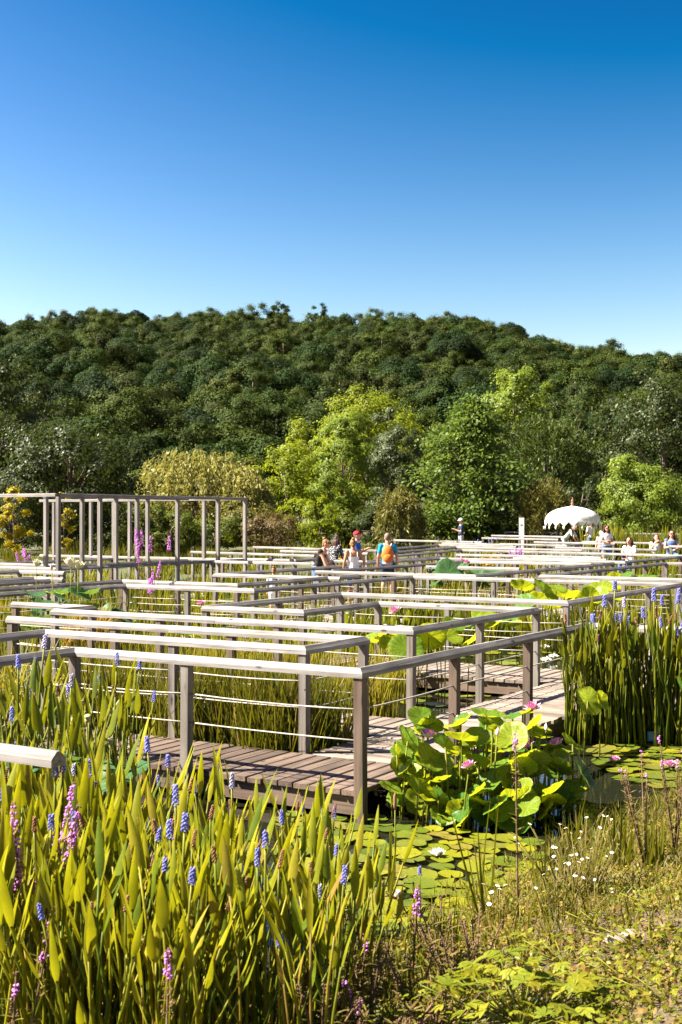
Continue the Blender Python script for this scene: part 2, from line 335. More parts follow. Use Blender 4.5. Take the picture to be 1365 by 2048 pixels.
def tree(name, label, cat, x, y, h, w, mat, seed, kind='round', trunk=None, ls=0.2, nl=9000, ncl=90, rc=None, group=None, dep=None, zc=None, wz=None):
    z0 = ground_z(x, y) - 0.05; t = thing(name, label, cat, (x, y, z0), group=group)
    g = np.random.default_rng(seed); tr = trunk if trunk is not None else h * 0.18
    rad = np.array([w / 2, (dep or w) / 2, (h - tr) / 2]); ctr = (0, 0, tr + (h - tr) / 2); mb = MB()
    if kind in ('round', 'shrub'):
        V, cc = crown_round(seed, ctr, rad * 1.06, ncl, int(nl * 2.0), rc or w * 0.105, ls * 0.8, rj=0.42)
        limbs(mb, (0, 0, 0), (0, 0, h * 0.75), cc, w * 0.028, 22, seed, 0)
    elif kind == 'willow':
        ns = nl // 24; d = unit(g.normal(size=(ns, 3)) + np.array([0, 0, 0.55])); r = 0.55 + 0.45 * g.random((ns, 1)) ** 0.6
        S = np.array(ctr) + d * r * rad * np.array([1, 1, 1.0]) * (0.85 + 0.25 * g.random((ns, 1))); ln = (0.35 + 0.5 * g.random((ns, 1))) * h * 0.45
        k = np.repeat(np.arange(ns), 24); s = np.tile(np.linspace(0, 1, 24), ns)[:, None]
        out = d.copy(); out[:, 2] = 0; P = S[k] + out[k] * (s * 0.5 * rad[0] * 0.3) + np.array([0, 0, -1]) * (s ** 1.5) * ln[k] + g.normal(size=(len(k), 3)) * 0.06
        P[:, 2] = np.maximum(P[:, 2], 0.15); T = out[k] * 0.6 + np.array([0, 0, -0.8]) + g.normal(size=(len(k), 3)) * 0.5
        L = ls * (0.7 + 0.6 * g.random(len(k))); V = rhombs(P, T, unit(g.normal(size=(len(k), 3))), L, L * 0.3); cc = S[:40]
        limbs(mb, (0, 0, 0), (0, 0, h * 0.7), cc, w * 0.03, 26, seed, 0)
    elif kind == 'layered':
        nb = ncl; Ps = []; Ts = []; cc = []
        for i in range(nb):
            hh = tr + (h - tr) * (i + g.random()) / nb * 0.97; an = g.random() * 6.283; prof = math.sin(math.pi * min(1, max(0.12, (hh - tr) / (h - tr) * 0.9 + 0.16))) ** 0.7
            ln = w / 2 * prof * (0.65 + 0.5 * g.random()); m = max(6, int(nl / nb)); s = g.random(m) ** 0.7
            dx, dy = math.cos(an), math.sin(an); lift = 0.25 + 0.35 * g.random()
            P = np.stack([dx * s * ln, dy * s * ln, hh + s * ln * lift - (s ** 3) * ln * 0.45], 1) + g.normal(size=(m, 3)) * np.array([0.28, 0.28, 0.16]) * (0.4 + s[:, None])
            Ps.append(P); Ts.append(np.tile([[dx, dy, -0.4]], (m, 1)) + g.normal(size=(m, 3)) * 0.8); cc.append((dx * ln * 0.8, dy * ln * 0.8, hh + ln * 0.1))
        P = np.concatenate(Ps); T = np.concatenate(Ts); L = ls * (0.6 + 0.8 * g.random(len(P)))
        V = rhombs(P, T, unit(np.array([0, 0, 0.8]) + g.normal(size=P.shape) * 0.6), L, L * 0.75)
        limbs(mb, (0, 0, 0), (0, 0, h * 0.95), cc[::3], w * 0.025, 40, seed, 0)
    else:  # pine: upright needle shoots
        ns = nl // 16; d = unit(g.normal(size=(ns, 3)) + np.array([0, 0, 0.25])); r = 0.6 + 0.4 * g.random((ns, 1)) ** 0.5
        S = np.array(ctr) + d * r * rad * (0.8 + 0.3 * g.random((ns, 1))); k = np.repeat(np.arange(ns), 16)
        ax = unit(np.array([0, 0, 1.0]) + d * 0.35 + g.normal(size=(ns, 3)) * 0.15); s = g.random((len(k), 1))
        P = S[k] + ax[k] * s * 0.55; T = ax[k] * 0.9 + unit(g.normal(size=(len(k), 3))) * 0.8
        L = ls * (0.7 + 0.6 * g.random(len(k))); V = rhombs(P, T, unit(g.normal(size=(len(k), 3))), L, L * 0.22); cc = S[:40]
        limbs(mb, (0, 0, 0), (0, 0, h * 0.7), cc, w * 0.03, 24, seed, 0)
    obj('crown', poly_mesh('crown', V, mat), t); obj('trunk', mb.build('trunk', 'bark', True), t)
    return t
def crown_lobes(seed, w, h, nl, ls, nlobe, rj=0.35):
    g = np.random.default_rng(seed); cc = []; rr = []
    for i in range(nlobe):
        an = g.random() * 6.283; rad = w * 0.30 * math.sqrt(g.random()) * 1.1; r = w * g.uniform(0.17, 0.27)
        zz = h * (0.40 + 0.42 * g.random() * (1 - 0.5 * rad / (w * 0.33))); cc.append((rad * math.cos(an), rad * math.sin(an), zz)); rr.append(r)
    cc = np.array(cc); rr = np.array(rr); k = g.choice(nlobe, nl, p=rr ** 2 / (rr ** 2).sum())
    d = unit(g.normal(size=(nl, 3)) + np.array([0, 0, 0.25])); bump = 1 + 0.16 * np.sin(d[:, :1] * 9 + k[:, None]) * np.sin(d[:, 1:2] * 9 + 2 * k[:, None]) * np.sin(d[:, 2:] * 8)
    P = cc[k] + d * (rr[k][:, None] * bump * (0.86 + 0.18 * g.random((nl, 1)))) * np.array([1, 1, 0.85])
    nrm = unit(d + g.normal(size=(nl, 3)) * rj); T = np.cross(nrm, g.normal(size=(nl, 3))); L = ls * (0.6 + 0.8 * g.random(nl))
    return rhombs(P, T, nrm, L, L * 0.7), cc
def lm(name, c1, c2, tr, tw=0.35): M[name] = leafm(name, [c1, [(a + b) / 2 for a, b in zip(c1, c2)], c2], tr, tw)
lm('leaf_dark', (0.016, 0.026, 0.007), (0.048, 0.064, 0.014), (0.07, 0.095, 0.010), 0.25)
lm('leaf_mid', (0.05, 0.075, 0.013), (0.12, 0.14, 0.022), (0.18, 0.22, 0.02))
lm('leaf_lime', (0.085, 0.125, 0.010), (0.19, 0.225, 0.015), (0.31, 0.36, 0.016), 0.4)
lm('leaf_bright', (0.08, 0.13, 0.018), (0.18, 0.23, 0.03), (0.26, 0.34, 0.03), 0.38)
lm('leaf_willow', (0.14, 0.14, 0.03), (0.28, 0.265, 0.075), (0.33, 0.31, 0.06), 0.35)
lm('leaf_ginkgo', (0.05, 0.09, 0.018), (0.115, 0.165, 0.035), (0.17, 0.25, 0.03))
lm('leaf_pine', (0.035, 0.055, 0.013), (0.09, 0.12, 0.022), (0.10, 0.14, 0.02), 0.2)
lm('leaf_olive', (0.08, 0.085, 0.02), (0.17, 0.15, 0.04), (0.2, 0.2, 0.03), 0.3)
lm('leaf_blue', (0.045, 0.065, 0.025), (0.10, 0.12, 0.05), (0.12, 0.16, 0.04), 0.3)
lm('leaf_red', (0.07, 0.06, 0.02), (0.17, 0.11, 0.05), (0.18, 0.14, 0.03), 0.3)
lm('leaf_gold', (0.24, 0.20, 0.012), (0.42, 0.33, 0.02), (0.5, 0.42, 0.02), 0.4)
lm('leaf_oak', (0.0153, 0.0287, 0.0061), (0.0382, 0.0561, 0.0102), (0.051, 0.0765, 0.0076), 0.16)
lm('leaf_oak2', (0.023, 0.0351, 0.0076), (0.0536, 0.0701, 0.0133), (0.0663, 0.0956, 0.0102), 0.16)
lm('leaf_oak3', (0.0325, 0.0415, 0.0112), (0.0704, 0.0797, 0.023), (0.0759, 0.0892, 0.0153), 0.16)
lm('leaf_oak4', (0.0133, 0.0268, 0.0092), (0.0306, 0.051, 0.0149), (0.0408, 0.0701, 0.0115), 0.16)
for k_ in ('leaf_oak', 'leaf_oak2', 'leaf_oak3', 'leaf_oak4'):
    nt_ = M[k_].node_tree; oi_ = N(nt_, 'ShaderNodeObjectInfo'); rr_ = ramp(nt_, oi_.outputs['Random'], [(0, (0.5, 0.55, 0.48)), (0.5, (0.82, 0.96, 0.76)), (1, (1.3, 1.36, 0.95))])
    for n_ in list(nt_.nodes):
        if n_.type == 'BSDF_PRINCIPLED': nt_.links.new(mixc(nt_, 1.0, n_.inputs['Base Color'].links[0].from_socket, rr_, 'MULTIPLY'), n_.inputs['Base Color'])
        if n_.type == 'BSDF_PRINCIPLED': n_.inputs['Specular IOR Level'].default_value = 0.08; n_.inputs['Roughness'].default_value = 0.7

# hillside wood: one mass of broadleaf trees, drawn as copies of six shapes
wood_protos = bpy.data.collections.new('woodland_shapes')
for i, (mt, w_, h_) in enumerate((('leaf_oak', 8, 9), ('leaf_oak2', 9, 8.5), ('leaf_oak3', 7.5, 9.5), ('leaf_oak4', 8.5, 10), ('leaf_oak2', 7, 10.5), ('leaf_oak', 9.5, 8))):
    V, cc = crown_lobes(900 + i, w_ * 1.1, h_, 13000, 0.28, (9, 7, 11, 8, 6, 12)[i])
    if i in (2, 4): V, cc = crown_round(900 + i, (0, 0, h_ * 0.55), (w_ / 2, w_ / 2, h_ * 0.45), 34, 12000, w_ * 0.13, 0.28, core=0.5, rj=0.3)
    mb = MB(); limbs(mb, (0, 0, -1), (0, 0, h_ * 0.7), cc, 0.22, 8, i, 1)
    o = bpy.data.objects.new('woodland_shape', poly_mesh('woodland_shape', V, [mt, 'bark'], None, mb)); wood_protos.objects.link(o)
g = np.random.default_rng(5); pts = []; 
for j in range(56):
    y = 142 + j * 6.45
    n = int((y * 0.40 + 30) * 2 / 6.9)
    for i in range(n):
        x = (i + 0.5 * (j % 2)) * 6.9 - n * 6.9 / 2 + g.uniform(-2.2, 2.2); yy = y + g.uniform(-2.4, 2.4)
        pts.append((x, yy, hill_z(x, yy) - 0.8))
me = bpy.data.meshes.new('forest'); me.from_pydata(pts, [], [])
n = len(pts)
at = me.attributes.new('shape', 'INT', 'POINT'); kk = [int(3 + 3.4 * noise.noise((p[0] / 40, p[1] / 40, 9)) + g.uniform(-2.4, 2.4)) % 6 for p in pts]; at.data.foreach_set('value', kk)
at = me.attributes.new('size', 'FLOAT', 'POINT'); at.data.foreach_set('value', [float(g.uniform(0.6, 1.3) + (0.25 if g.random() < 0.05 else 0)) for _ in pts])
at = me.attributes.new('turn', 'FLOAT_VECTOR', 'POINT'); at.data.foreach_set('vector', np.stack([g.uniform(-.12, .12, n), g.uniform(-.12, .12, n), g.uniform(0, 6.28, n)], 1).astype(np.float32).ravel())
ng = bpy.data.node_groups.new('scatter_trees', 'GeometryNodeTree')
ng.interface.new_socket('Geometry', in_out='INPUT', socket_type='NodeSocketGeometry'); ng.interface.new_socket('Geometry', in_out='OUTPUT', socket_type='NodeSocketGeometry')
gi = ng.nodes.new('NodeGroupInput'); go = ng.nodes.new('NodeGroupOutput'); ip = ng.nodes.new('GeometryNodeInstanceOnPoints'); ci = ng.nodes.new('GeometryNodeCollectionInfo')
ci.inputs[0].default_value = wood_protos; ci.inputs[1].default_value = True; ci.inputs[2].default_value = True
def na(nm, t): q = ng.nodes.new('GeometryNodeInputNamedAttribute'); q.data_type = t; q.inputs[0].default_value = nm; return q.outputs[0]
ng.links.new(gi.outputs[0], ip.inputs['Points']); ng.links.new(ci.outputs[0], ip.inputs['Instance']); ip.inputs['Pick Instance'].default_value = True
ng.links.new(na('shape', 'INT'), ip.inputs['Instance Index']); ng.links.new(na('size', 'FLOAT'), ip.inputs['Scale']); ng.links.new(na('turn', 'FLOAT_VECTOR'), ip.inputs['Rotation'])
ng.links.new(ip.outputs[0], go.inputs[0])
fo = obj('forest', me, kind='stuff', label='dense green broadleaf wood covering the hillside', category='forest')
fo.modifiers.new('scatter', 'NODES').node_group = ng

PX = lambda px, d: (px - 682) / 2500 * d
def T(px, d, ytop, wpx, **k):
    x = PX(px, d); h = 2.2 + (1035 - ytop) / 2500 * d - ground_z(x, d); return dict(x=x, y=d, h=h, w=wpx / 2500 * d, **k)
tree('broadleaf_tree', 'tall dark tree at the left edge rising above the pergola', 'tree', mat='leaf_dark', seed=1, **T(-10, 76, 705, 240, nl=12000, ncl=110, ls=0.26))
tree('broadleaf_tree', 'dark glossy-leaved tree behind the wooden pergola', 'tree', mat='leaf_dark', seed=2, **T(140, 62, 848, 270, nl=13000, ncl=120, ls=0.2, trunk=0.8))
tree('willow_tree', 'straw yellow weeping willow behind the pergola', 'tree', mat='leaf_willow', seed=3, kind='willow', **T(395, 74, 893, 262, nl=15000, ls=0.3, trunk=0.6))
tree('willow_tree', 'smaller straw yellow willow beside the lime green tree', 'tree', mat='leaf_willow', seed=33, kind='willow', **T(490, 72, 930, 120, nl=7000, ls=0.3, trunk=0.4))
tree('broadleaf_tree', 'low lime green tree between willow and tall yellow-green tree', 'tree', mat='leaf_lime', seed=4, **T(575, 82, 888, 160, nl=9000, ncl=70, ls=0.22, trunk=0.8))
tree('broadleaf_tree', 'tall yellow-green tree with the brightest crown, left of the middle conifer', 'tree', mat='leaf_lime', seed=5, **T(735, 92, 765, 210, nl=15000, ncl=110, ls=0.24, trunk=1.0))
tree('broadleaf_tree', 'yellow-tipped tree top beside the brightest yellow-green crown', 'tree', mat='leaf_lime', seed=55, **T(808, 96, 790, 80, nl=4500, ncl=40, ls=0.24, trunk=1.0))
tree('broadleaf_tree', 'slim mid green tree in front of the yellow-green tree', 'tree', mat='leaf_bright', seed=6, **T(685, 70, 812, 120, nl=11000, ncl=80, ls=0.17, trunk=0.5))
tree('broadleaf_tree', 'narrow grey-green tree beside the brightest yellow-green tree', 'tree', mat='leaf_blue', seed=7, **T(795, 76, 812, 120, nl=10000, ncl=80, ls=0.18, trunk=0.6))
tree('ginkgo_tree', 'light green tree with layered feathery branches behind the walking man', 'tree', mat='leaf_ginkgo', seed=8, kind='layered', **T(945, 66, 792, 240, nl=19000, ncl=150, ls=0.2, trunk=0.4))
tree('broadleaf_tree', 'tall green tree with yellowish top behind the layered tree', 'tree', mat='leaf_bright', seed=9, **T(1030, 98, 720, 165, nl=11000, ncl=80, ls=0.28, trunk=1.5))
tree('pine_tree', 'dense dark pine with upright shoots left of the white parasol', 'tree', mat='leaf_pine', seed=10, kind='pine', **T(1090, 74, 845, 190, nl=20000, ls=0.3, trunk=0.4))
tree('broadleaf_tree', 'large dark tree at the right edge above the bright shrub', 'tree', mat='leaf_dark', seed=11, **T(1330, 88, 735, 260, nl=14000, ncl=110, ls=0.26, trunk=1.0))
tree('broadleaf_tree', 'dark tree between the pine and the right edge tree', 'tree', mat='leaf_dark', seed=12, **T(1205, 92, 860, 130, nl=7000, ncl=60, ls=0.26, trunk=0.8))
tree('broadleaf_tree', 'bright green young tree behind the women at the right edge', 'tree', mat='leaf_bright', seed=13, **T(1285, 64, 908, 165, nl=12000, ncl=80, ls=0.17, trunk=0.3))
tree('shrub', 'olive and reddish shrub in front of the smaller willow', 'shrub', mat='leaf_red', seed=14, **T(545, 62, 1030, 130, nl=5000, ncl=40, ls=0.12, trunk=0.05))
tree('shrub', 'olive grassy shrub below the narrow grey-green tree', 'shrub', mat='leaf_olive', seed=15, kind='willow', **T(800, 63, 968, 95, nl=6500, ls=0.22, trunk=0.05))
tree('shrub', 'dark olive shrub left of the white parasol', 'shrub', mat='leaf_olive', seed=16, kind='pine', **T(1090, 64, 975, 100, nl=7000, ls=0.24, trunk=0.05))
tree('shrub', 'golden yellow shrub lit beside the pergola corner', 'shrub', mat='leaf_gold', seed=17, **T(28, 56, 965, 70, nl=2600, ncl=24, ls=0.12, trunk=0.4))
tree('shrub', 'small red and green leaved shrub inside the pergola', 'shrub', mat='leaf_gold', seed=18, **T(128, 54, 985, 40, nl=1500, ncl=18, ls=0.11, trunk=0.1))
tree('shrub', 'round green shrub behind the right half of the pergola', 'shrub', mat='leaf_mid', seed=19, **T(345, 60, 1015, 120, nl=5500, ncl=40, ls=0.15, trunk=0.05))
tree('shrub', 'low green shrub behind the left half of the pergola', 'shrub', mat='leaf_mid', seed=20, **T(235, 60, 1045, 110, nl=4000, ncl=34, ls=0.13, trunk=0.05))
tree('shrub', 'low lime green shrub behind the man in the red cap', 'shrub', mat='leaf_lime', seed=21, **T(640, 66, 985, 90, nl=4500, ncl=34, ls=0.14, trunk=0.05))
tree('shrub', 'dark green shrub behind the man with the orange backpack', 'shrub', mat='leaf_dark', seed=22, **T(760, 66, 1010, 110, nl=4500, ncl=34, ls=0.14, trunk=0.05))
tree('shrub', 'dark shrub at the foot of the layered tree', 'shrub', mat='leaf_mid', seed=23, **T(905, 68, 1000, 110, nl=5000, ncl=40, ls=0.14, trunk=0.05))
tree('shrub', 'dark shrub behind the white parasol', 'shrub', mat='leaf_dark', seed=24, **T(1165, 70, 950, 130, nl=6000, ncl=44, ls=0.16, trunk=0.05))
tree('shrub', 'dark green shrub under the left edge tree', 'shrub', mat='leaf_dark', seed=25, **T(20, 62, 930, 150, nl=6000, ncl=44, ls=0.16, trunk=0.05))
for k_, (px_, d_, yt_, w__, mt_, lb_) in enumerate(((300, 100, 935, 130, 'leaf_mid', 'green tree top between dark tree and willow'), (470, 100, 905, 120, 'leaf_mid', 'green tree behind the smaller willow'), (625, 104, 840, 130, 'leaf_lime', 'yellow-green tree just left of the tallest lime crown'),
        (870, 100, 850, 110, 'leaf_mid', 'mid green tree behind the layered tree, left side'), (935, 104, 830, 120, 'leaf_mid', 'mid green tree hidden behind the layered tree'), (1130, 108, 800, 130, 'leaf_dark', 'dark green tree top above the pine'), (1250, 106, 835, 130, 'leaf_dark', 'dark tree top left of the right edge tree'))):
    tree('broadleaf_tree', lb_, 'tree', mat=mt_, seed=80 + k_, **T(px_, d_, yt_, w__, nl=5500, ncl=50, ls=0.26, trunk=0.8))
for k_, (px_, d_, yt_, w__, mt_, lb_) in enumerate(((430, 64, 1035, 120, 'leaf_mid', 'green shrub at the foot of the willow'), (490, 66, 1000, 110, 'leaf_olive', 'olive shrub under the right side of the willow'), (600, 68, 1000, 110, 'leaf_lime', 'yellow-green shrub behind the woman in the black top'), (690, 68, 1020, 90, 'leaf_mid', 'green shrub right behind the red-capped man'),
        (850, 66, 1020, 100, 'leaf_mid', 'green shrub left of the walking man'), (985, 68, 1015, 110, 'leaf_mid', 'green shrub between walking man and white sign'), (1050, 69, 985, 110, 'leaf_dark', 'dark shrub behind the white sign'), (1235, 68, 985, 110, 'leaf_mid', 'green shrub right of the parasol'), (1340, 70, 985, 130, 'leaf_mid', 'green shrub at the right edge behind the women'),
        (90, 66, 1010, 130, 'leaf_dark', 'dark shrub behind the pergola corner'), (185, 66, 1000, 120, 'leaf_dark', 'dark shrub seen between the pergola posts'), (290, 66, 990, 120, 'leaf_mid', 'green bush left below the willow'))):
    tree('shrub', lb_, 'shrub', mat=mt_, seed=60 + k_, **T(px_, d_, yt_, w__, nl=4500, ncl=36, ls=0.16, trunk=0.02))
tree('pine_tree', 'dark flat-topped pine standing above the hill crest', 'tree', x=PX(557, 470), y=470, h=15, w=8, mat='leaf_oak4', seed=26, nl=1800, ncl=26, ls=0.6, trunk=8).location.z = hill_z(PX(557, 470), 470) - 1.0
tree('broadleaf_tree', 'rounded tree standing above the crest right of the flat-topped pine', 'tree', x=PX(637, 470), y=470, h=14.5, w=7, mat='leaf_oak', seed=27, nl=1800, ncl=26, ls=0.6, trunk=4).location.z = hill_z(PX(637, 470), 470) - 1.0
#@@STRUCTURE
# ------------------------------------------------------------------ boardwalks
PLANKS = {}
DECKS = []
def plank_mesh(L, wd, mat):
    k = (round(L, 2), wd, mat)
    if k not in PLANKS:
        mb = MB(); h, c = 0.042, 0.006; x, y = L / 2, wd / 2
        prof = [(-y, -h), (-y, -c), (-y + c, 0), (y - c, 0), (y, -c), (y, -h)]
        vv = [(sx * x, p[0], p[1]) for sx in (-1, 1) for p in prof]; n = 6
        mb.add(vv, [tuple(range(n)), tuple(range(2 * n - 1, n - 1, -1))] + [(i, i + n, (i + 1) % n + n, (i + 1) % n) for i in range(n)])
        PLANKS[k] = mb.build('plank', mat)
    return PLANKS[k]
def deck(label, a0, a1, b0, b1, across, wd=0.135, mat='plank_pale'):
    """across: the grid axis the planks lie along"""
    DECKS.append((a0, a1, b0, b1)); cx_, cy_ = G((a0 + a1) / 2, (b0 + b1) / 2)
    t = thing('boardwalk', label, 'boardwalk', (cx_, cy_, 0), ANG_U, group='boardwalk sections')   # local x = b axis, local y = a axis
    la, lb = a1 - a0, b1 - b0; run, wid = (la, lb) if across == 'b' else (lb, la)
    n = int(run / (wd + 0.019)); me = plank_mesh(wid, wd, mat)
    for i in range(n):
        s = -run / 2 + (i + 0.5) * run / n; j = rnd.uniform(-.012, .012)
        if across == 'b': obj('plank', me, t, (j, s, rnd.uniform(-.003, .003)), (0, rnd.uniform(-.004, .004), rnd.uniform(-.006, .006)))
        else: obj('plank', me, t, (s, j, rnd.uniform(-.003, .003)), (0, rnd.uniform(-.004, .004), math.pi / 2 + rnd.uniform(-.006, .006)))
    for s in (-1, 1):
        mb = MB(); mb.box((0, 0, -0.125), (run - 0.04, 0.07, 0.16)); off = s * (wid / 2 - 0.07)
        obj('beam', mb.build('beam', 'beam'), t, (off, 0, 0) if across == 'b' else (0, off, 0), (0, 0, math.pi / 2 if across == 'b' else 0))
    return t
def far_deck(label, a0, a1, b0, b1, across):
    DECKS.append((a0, a1, b0, b1)); cx_, cy_ = G((a0 + a1) / 2, (b0 + b1) / 2); z = rise(cy_)
    t = thing('boardwalk', label, 'boardwalk', (cx_, cy_, z), ANG_U + (math.pi / 2 if across == 'b' else 0), group='boardwalk sections')
    la, lb = a1 - a0, b1 - b0; lx, ly = (la, lb) if across == 'b' else (lb, la)
    mb = MB(); mb.box((0, 0, -0.021), (lx, ly, 0.042)); obj('deck_surface', mb.build('deck_surface', 'deckfar'), t)
    mb = MB(); mb.box((0, 0, -0.125), (lx - 0.05, ly - 0.1, 0.16)); obj('beam', mb.build('beam', 'beam'), t)
deck('front boardwalk with brown planks below the nearest handrail', 0.06, 4.6, 0.06, 1.19, 'b', mat='plank')
deck('sunlit boardwalk leading away behind the pink lotus clump', 0.06, 1.27, 1.205, 8.44, 'a')
deck('boardwalk crossing behind the narrow reed bed', 1.285, 6.68, 2.375, 3.44, 'b')
deck('boardwalk at the far end of the sunlit lotus path', 1.285, 5.37, 7.06, 8.48, 'b')
deck('short dead-end boardwalk behind the middle basin', 3.92, 5.37, 5.1, 7.045, 'a')
deck('boardwalk turning off behind the tall right pickerelweed', -2.3, 0.045, 5.15, 6.6, 'b')
deck('boardwalk under the shaded handrails at the left edge', 3.14, 4.6, -2.4, 0.045, 'a', mat='plank')
deck('boardwalk running to the right edge beyond the lily basin', 0.1, 1.54, 8.5, 14.3, 'a', 0.16)
for lb, *q in (('far boardwalk between two dark rails right of the rusty papyrus', 7.28, 8.40, 9.86, 14.2, 'a'), ('far boardwalk below the twin white rails left of the child', 7.28, 11.1, 8.71, 9.8, 'b'),
               ('far boardwalk beside the rusty papyrus', 10.1, 11.1, 5.4, 8.65, 'a'), ('far boardwalk along the longest white rail', 1.7, 10.1, 14.4, 15.25, 'b'),
               ('far boardwalk between the two dark rails at right', 5.13, 6.22, 16.1, 24.6, 'a'), ('far boardwalk under the man with orange backpack', 10.25, 11.9, 15.4, 24.8, 'a'),
               ('far boardwalk in front of the seated mother', 6.35, 10.15, 23.06, 24.8, 'b'), ('far boardwalk along the pergola', 16.4, 17.5, 13.5, 20.8, 'a'),
               ('far boardwalk where the child stands', 8.6, 11.2, 13.0, 14.1, 'b'), ('far boardwalk below the parasol', 7.0, 14.3, 32.3, 33.1, 'b')):
    far_deck(lb, *q)

PROF = [(-0.052, -0.078), (-0.052, -0.04), (-0.012, 0.0), (0.012, 0.0), (0.052, -0.04), (0.052, -0.078)]
POST = MB().box((0, 0, -0.5), (0.08, 0.08, 1.0)).build('post', 'post')
NAIL = None
def rail_seg(p0, p1, t0, t1, prof=PROF, mat='rail', name='rail', parent=None):
    """p0, p1: 3-D ends of the crest line; t0, t1: signed mitre angles (None = plain end)"""
    d = Vector(p1) - Vector(p0); L = math.hypot(d.x, d.y); ang = math.atan2(d.y, d.x); n = len(prof)
    vv = []
    for e, t in ((0, t0), (1, t1)):
        for y, z in prof:
            x = 0.0 if e == 0 else L
            if t == 'flat': x += 0.0015 if e == 0 else -0.0015
            elif t is not None: x += y * math.tan(t / 2) * (1 if e == 0 else -1)
            elif e == 0: x -= 0.06
            else: x += 0.06
            vv.append((x, y, z + (d.z if e else 0)))
    ff = [(i, i + n, (i + 1) % n + n, (i + 1) % n) for i in range(n)]
    if t0 in (None, 'flat'): ff.append(tuple(range(n)))
    if t1 in (None, 'flat'): ff.append(tuple(range(2 * n - 1, n - 1, -1)))
    ff = [f[::-1] for f in ff]
    return obj(name, MB().add(vv, ff).build(name, mat), parent, p0, (0, 0, ang))
def handrail(pts, label, ropes=True, sp=1.7, last=True, at=None):
    W = [Vector((*G(a, b), 0)) for a, b in pts]
    for p in W: p.z = 1.0 + rise(p.y)
    t = thing('handrail', label, 'railing', (W[0].x, W[0].y, W[0].z - 1.0), group='wooden handrails of the water garden'); o0 = t.location.copy()
    dirs = [math.atan2((q - p).y, (q - p).x) for p, q in zip(W, W[1:])]
    turn = [None] + [((b - a + math.pi) % (2 * math.pi)) - math.pi for a, b in zip(dirs, dirs[1:])] + [None]
    seen = []
    for i, (p, q) in enumerate(zip(W, W[1:])):
        L = (q - p).length; nb = max(1, round(L / 2.7))
        for k in range(nb):
            e0, e1 = p.lerp(q, k / nb), p.lerp(q, (k + 1) / nb); sh = Vector((rnd.uniform(-.003, .003), rnd.uniform(-.003, .003), rnd.uniform(-.003, .004))) if nb > 1 else Vector()
            rail_seg(e0 - o0 + sh, e1 - o0 + sh * .4, turn[i] if k == 0 else 'flat', turn[i + 1] if k == nb - 1 else 'flat', parent=t)
        n = max(1, round(L / sp)); stops = []
        for k in range(n + 1):
            s = p.lerp(q, at[i][k] if at and i in at else k / n); stops.append(s)
            if (last or k < n) and all((s - r).length > 0.3 for r in seen):
                seen.append(s); top = s.z - 0.076
                obj('post', POST, t, (s.x - o0.x, s.y - o0.y, top - o0.z), (rnd.uniform(-.008, .008), rnd.uniform(-.008, .008), ANG_U + rnd.uniform(-.02, .02)), (1, 1, 1.4 if s.y < 42 else 1.1))
        if ropes and p.y < 34:
            for h in (0.67, 0.42):
                mb = MB()
                for s, e in zip(stops, stops[1:]):
                    sag = rnd.uniform(0.004, 0.02); pp = []
                    for k in range(6):
                        f = k / 5; c = s.lerp(e, f) - o0; c.z += h - 1.0 - sag * 4 * f * (1 - f); pp.append(c)
                    mb.tube(pp, 0.007, 5)
                obj('rope', mb.build('rope', 'rope', True), t)
    return t
handrail([(3.07, -2.3), (3.07, 0), (0, 0), (0, 5.08), (-2.2, 5.08)], 'handrail nearest the viewer, its white front rail turning beside the pink lotus clump', at={1: (0, .43, 1)})
handrail([(4.66, -2.3), (4.66, 1.22), (1.33, 1.22), (1.33, 2.31), (6.3, 2.31)], 'handrail wrapped round the tall reed bed just behind the nearest rail', at={1: (0, .53, 1)})
handrail([(8.2, 4.2), (6.75, 4.2), (6.75, 3.5), (1.42, 3.5), (1.42, 7.0), (3.85, 7.0), (3.85, 5.03), (5.43, 5.03), (5.43, 8.55), (1.6, 8.55), (1.6, 14.2)], 'long zigzag handrail round the middle basin, ending at the tall right pickerelweed')
handrail([(11.2, 6.2), (11.2, 9.85), (8.45, 9.85), (8.45, 14.1)], 'upper of the twin white rails right of the rusty papyrus')
handrail([(10.05, 5.4), (10.05, 8.65), (7.22, 8.65), (7.22, 14.3), (1.7, 14.3)], 'lower of the twin white rails right of the rusty papyrus, continuing to the right')
handrail([(10.2, 15.33), (6.28, 15.33), (6.28, 23.9)], 'handrail whose dark arm runs towards the seated mother')
handrail([(1.5, 16.0), (5.07, 16.0), (5.07, 24.7), (3.2, 24.7)], 'handrail at the right edge above the tall pickerelweed, its dark arm ending in a post')
handrail([(8.2, 12.95), (11.3, 12.95), (11.3, 19.0)], 'handrail the woman in the black top leans on')
handrail([(10.2, 16.0), (10.2, 23.0), (6.6, 23.0)], 'handrail passing in front of the man with the orange backpack')
handrail([(12.0, 20.0), (12.0, 24.9), (6.3, 24.9), (6.3, 32.0)], 'far white rail turning away just left of the two sitting women')
handrail([(14.4, 26.5), (14.4, 31.3), (6.6, 31.3)], 'far white rail directly below the seated mother')
handrail([(15.55, 28.5), (15.55, 33.2), (10.7, 33.2)], 'short far white rail behind the orange flowering shrub')
handrail([(17.0, 30.5), (17.0, 34.6), (13.8, 34.6)], 'far white rail in front of the blue far pickerelweed')
handrail([(13.5, 6.5), (13.5, 9.8), (12.75, 9.8)], 'dark rail at the left edge behind the white lotus flowers, the upper of two')
handrail([(12.55, 6.5), (12.55, 9.2)], 'dark rail at the left edge crossing the big lotus leaves, the lower of two')
handrail([(16.15, 10.2), (16.15, 11.95), (14.8, 11.95)], 'pale rail at the left edge just below the pergola corner')
handrail([(18.0, 15.0), (20.3, 15.0), (20.3, 19.7)], 'white rail with dark arm behind the pergola corner')
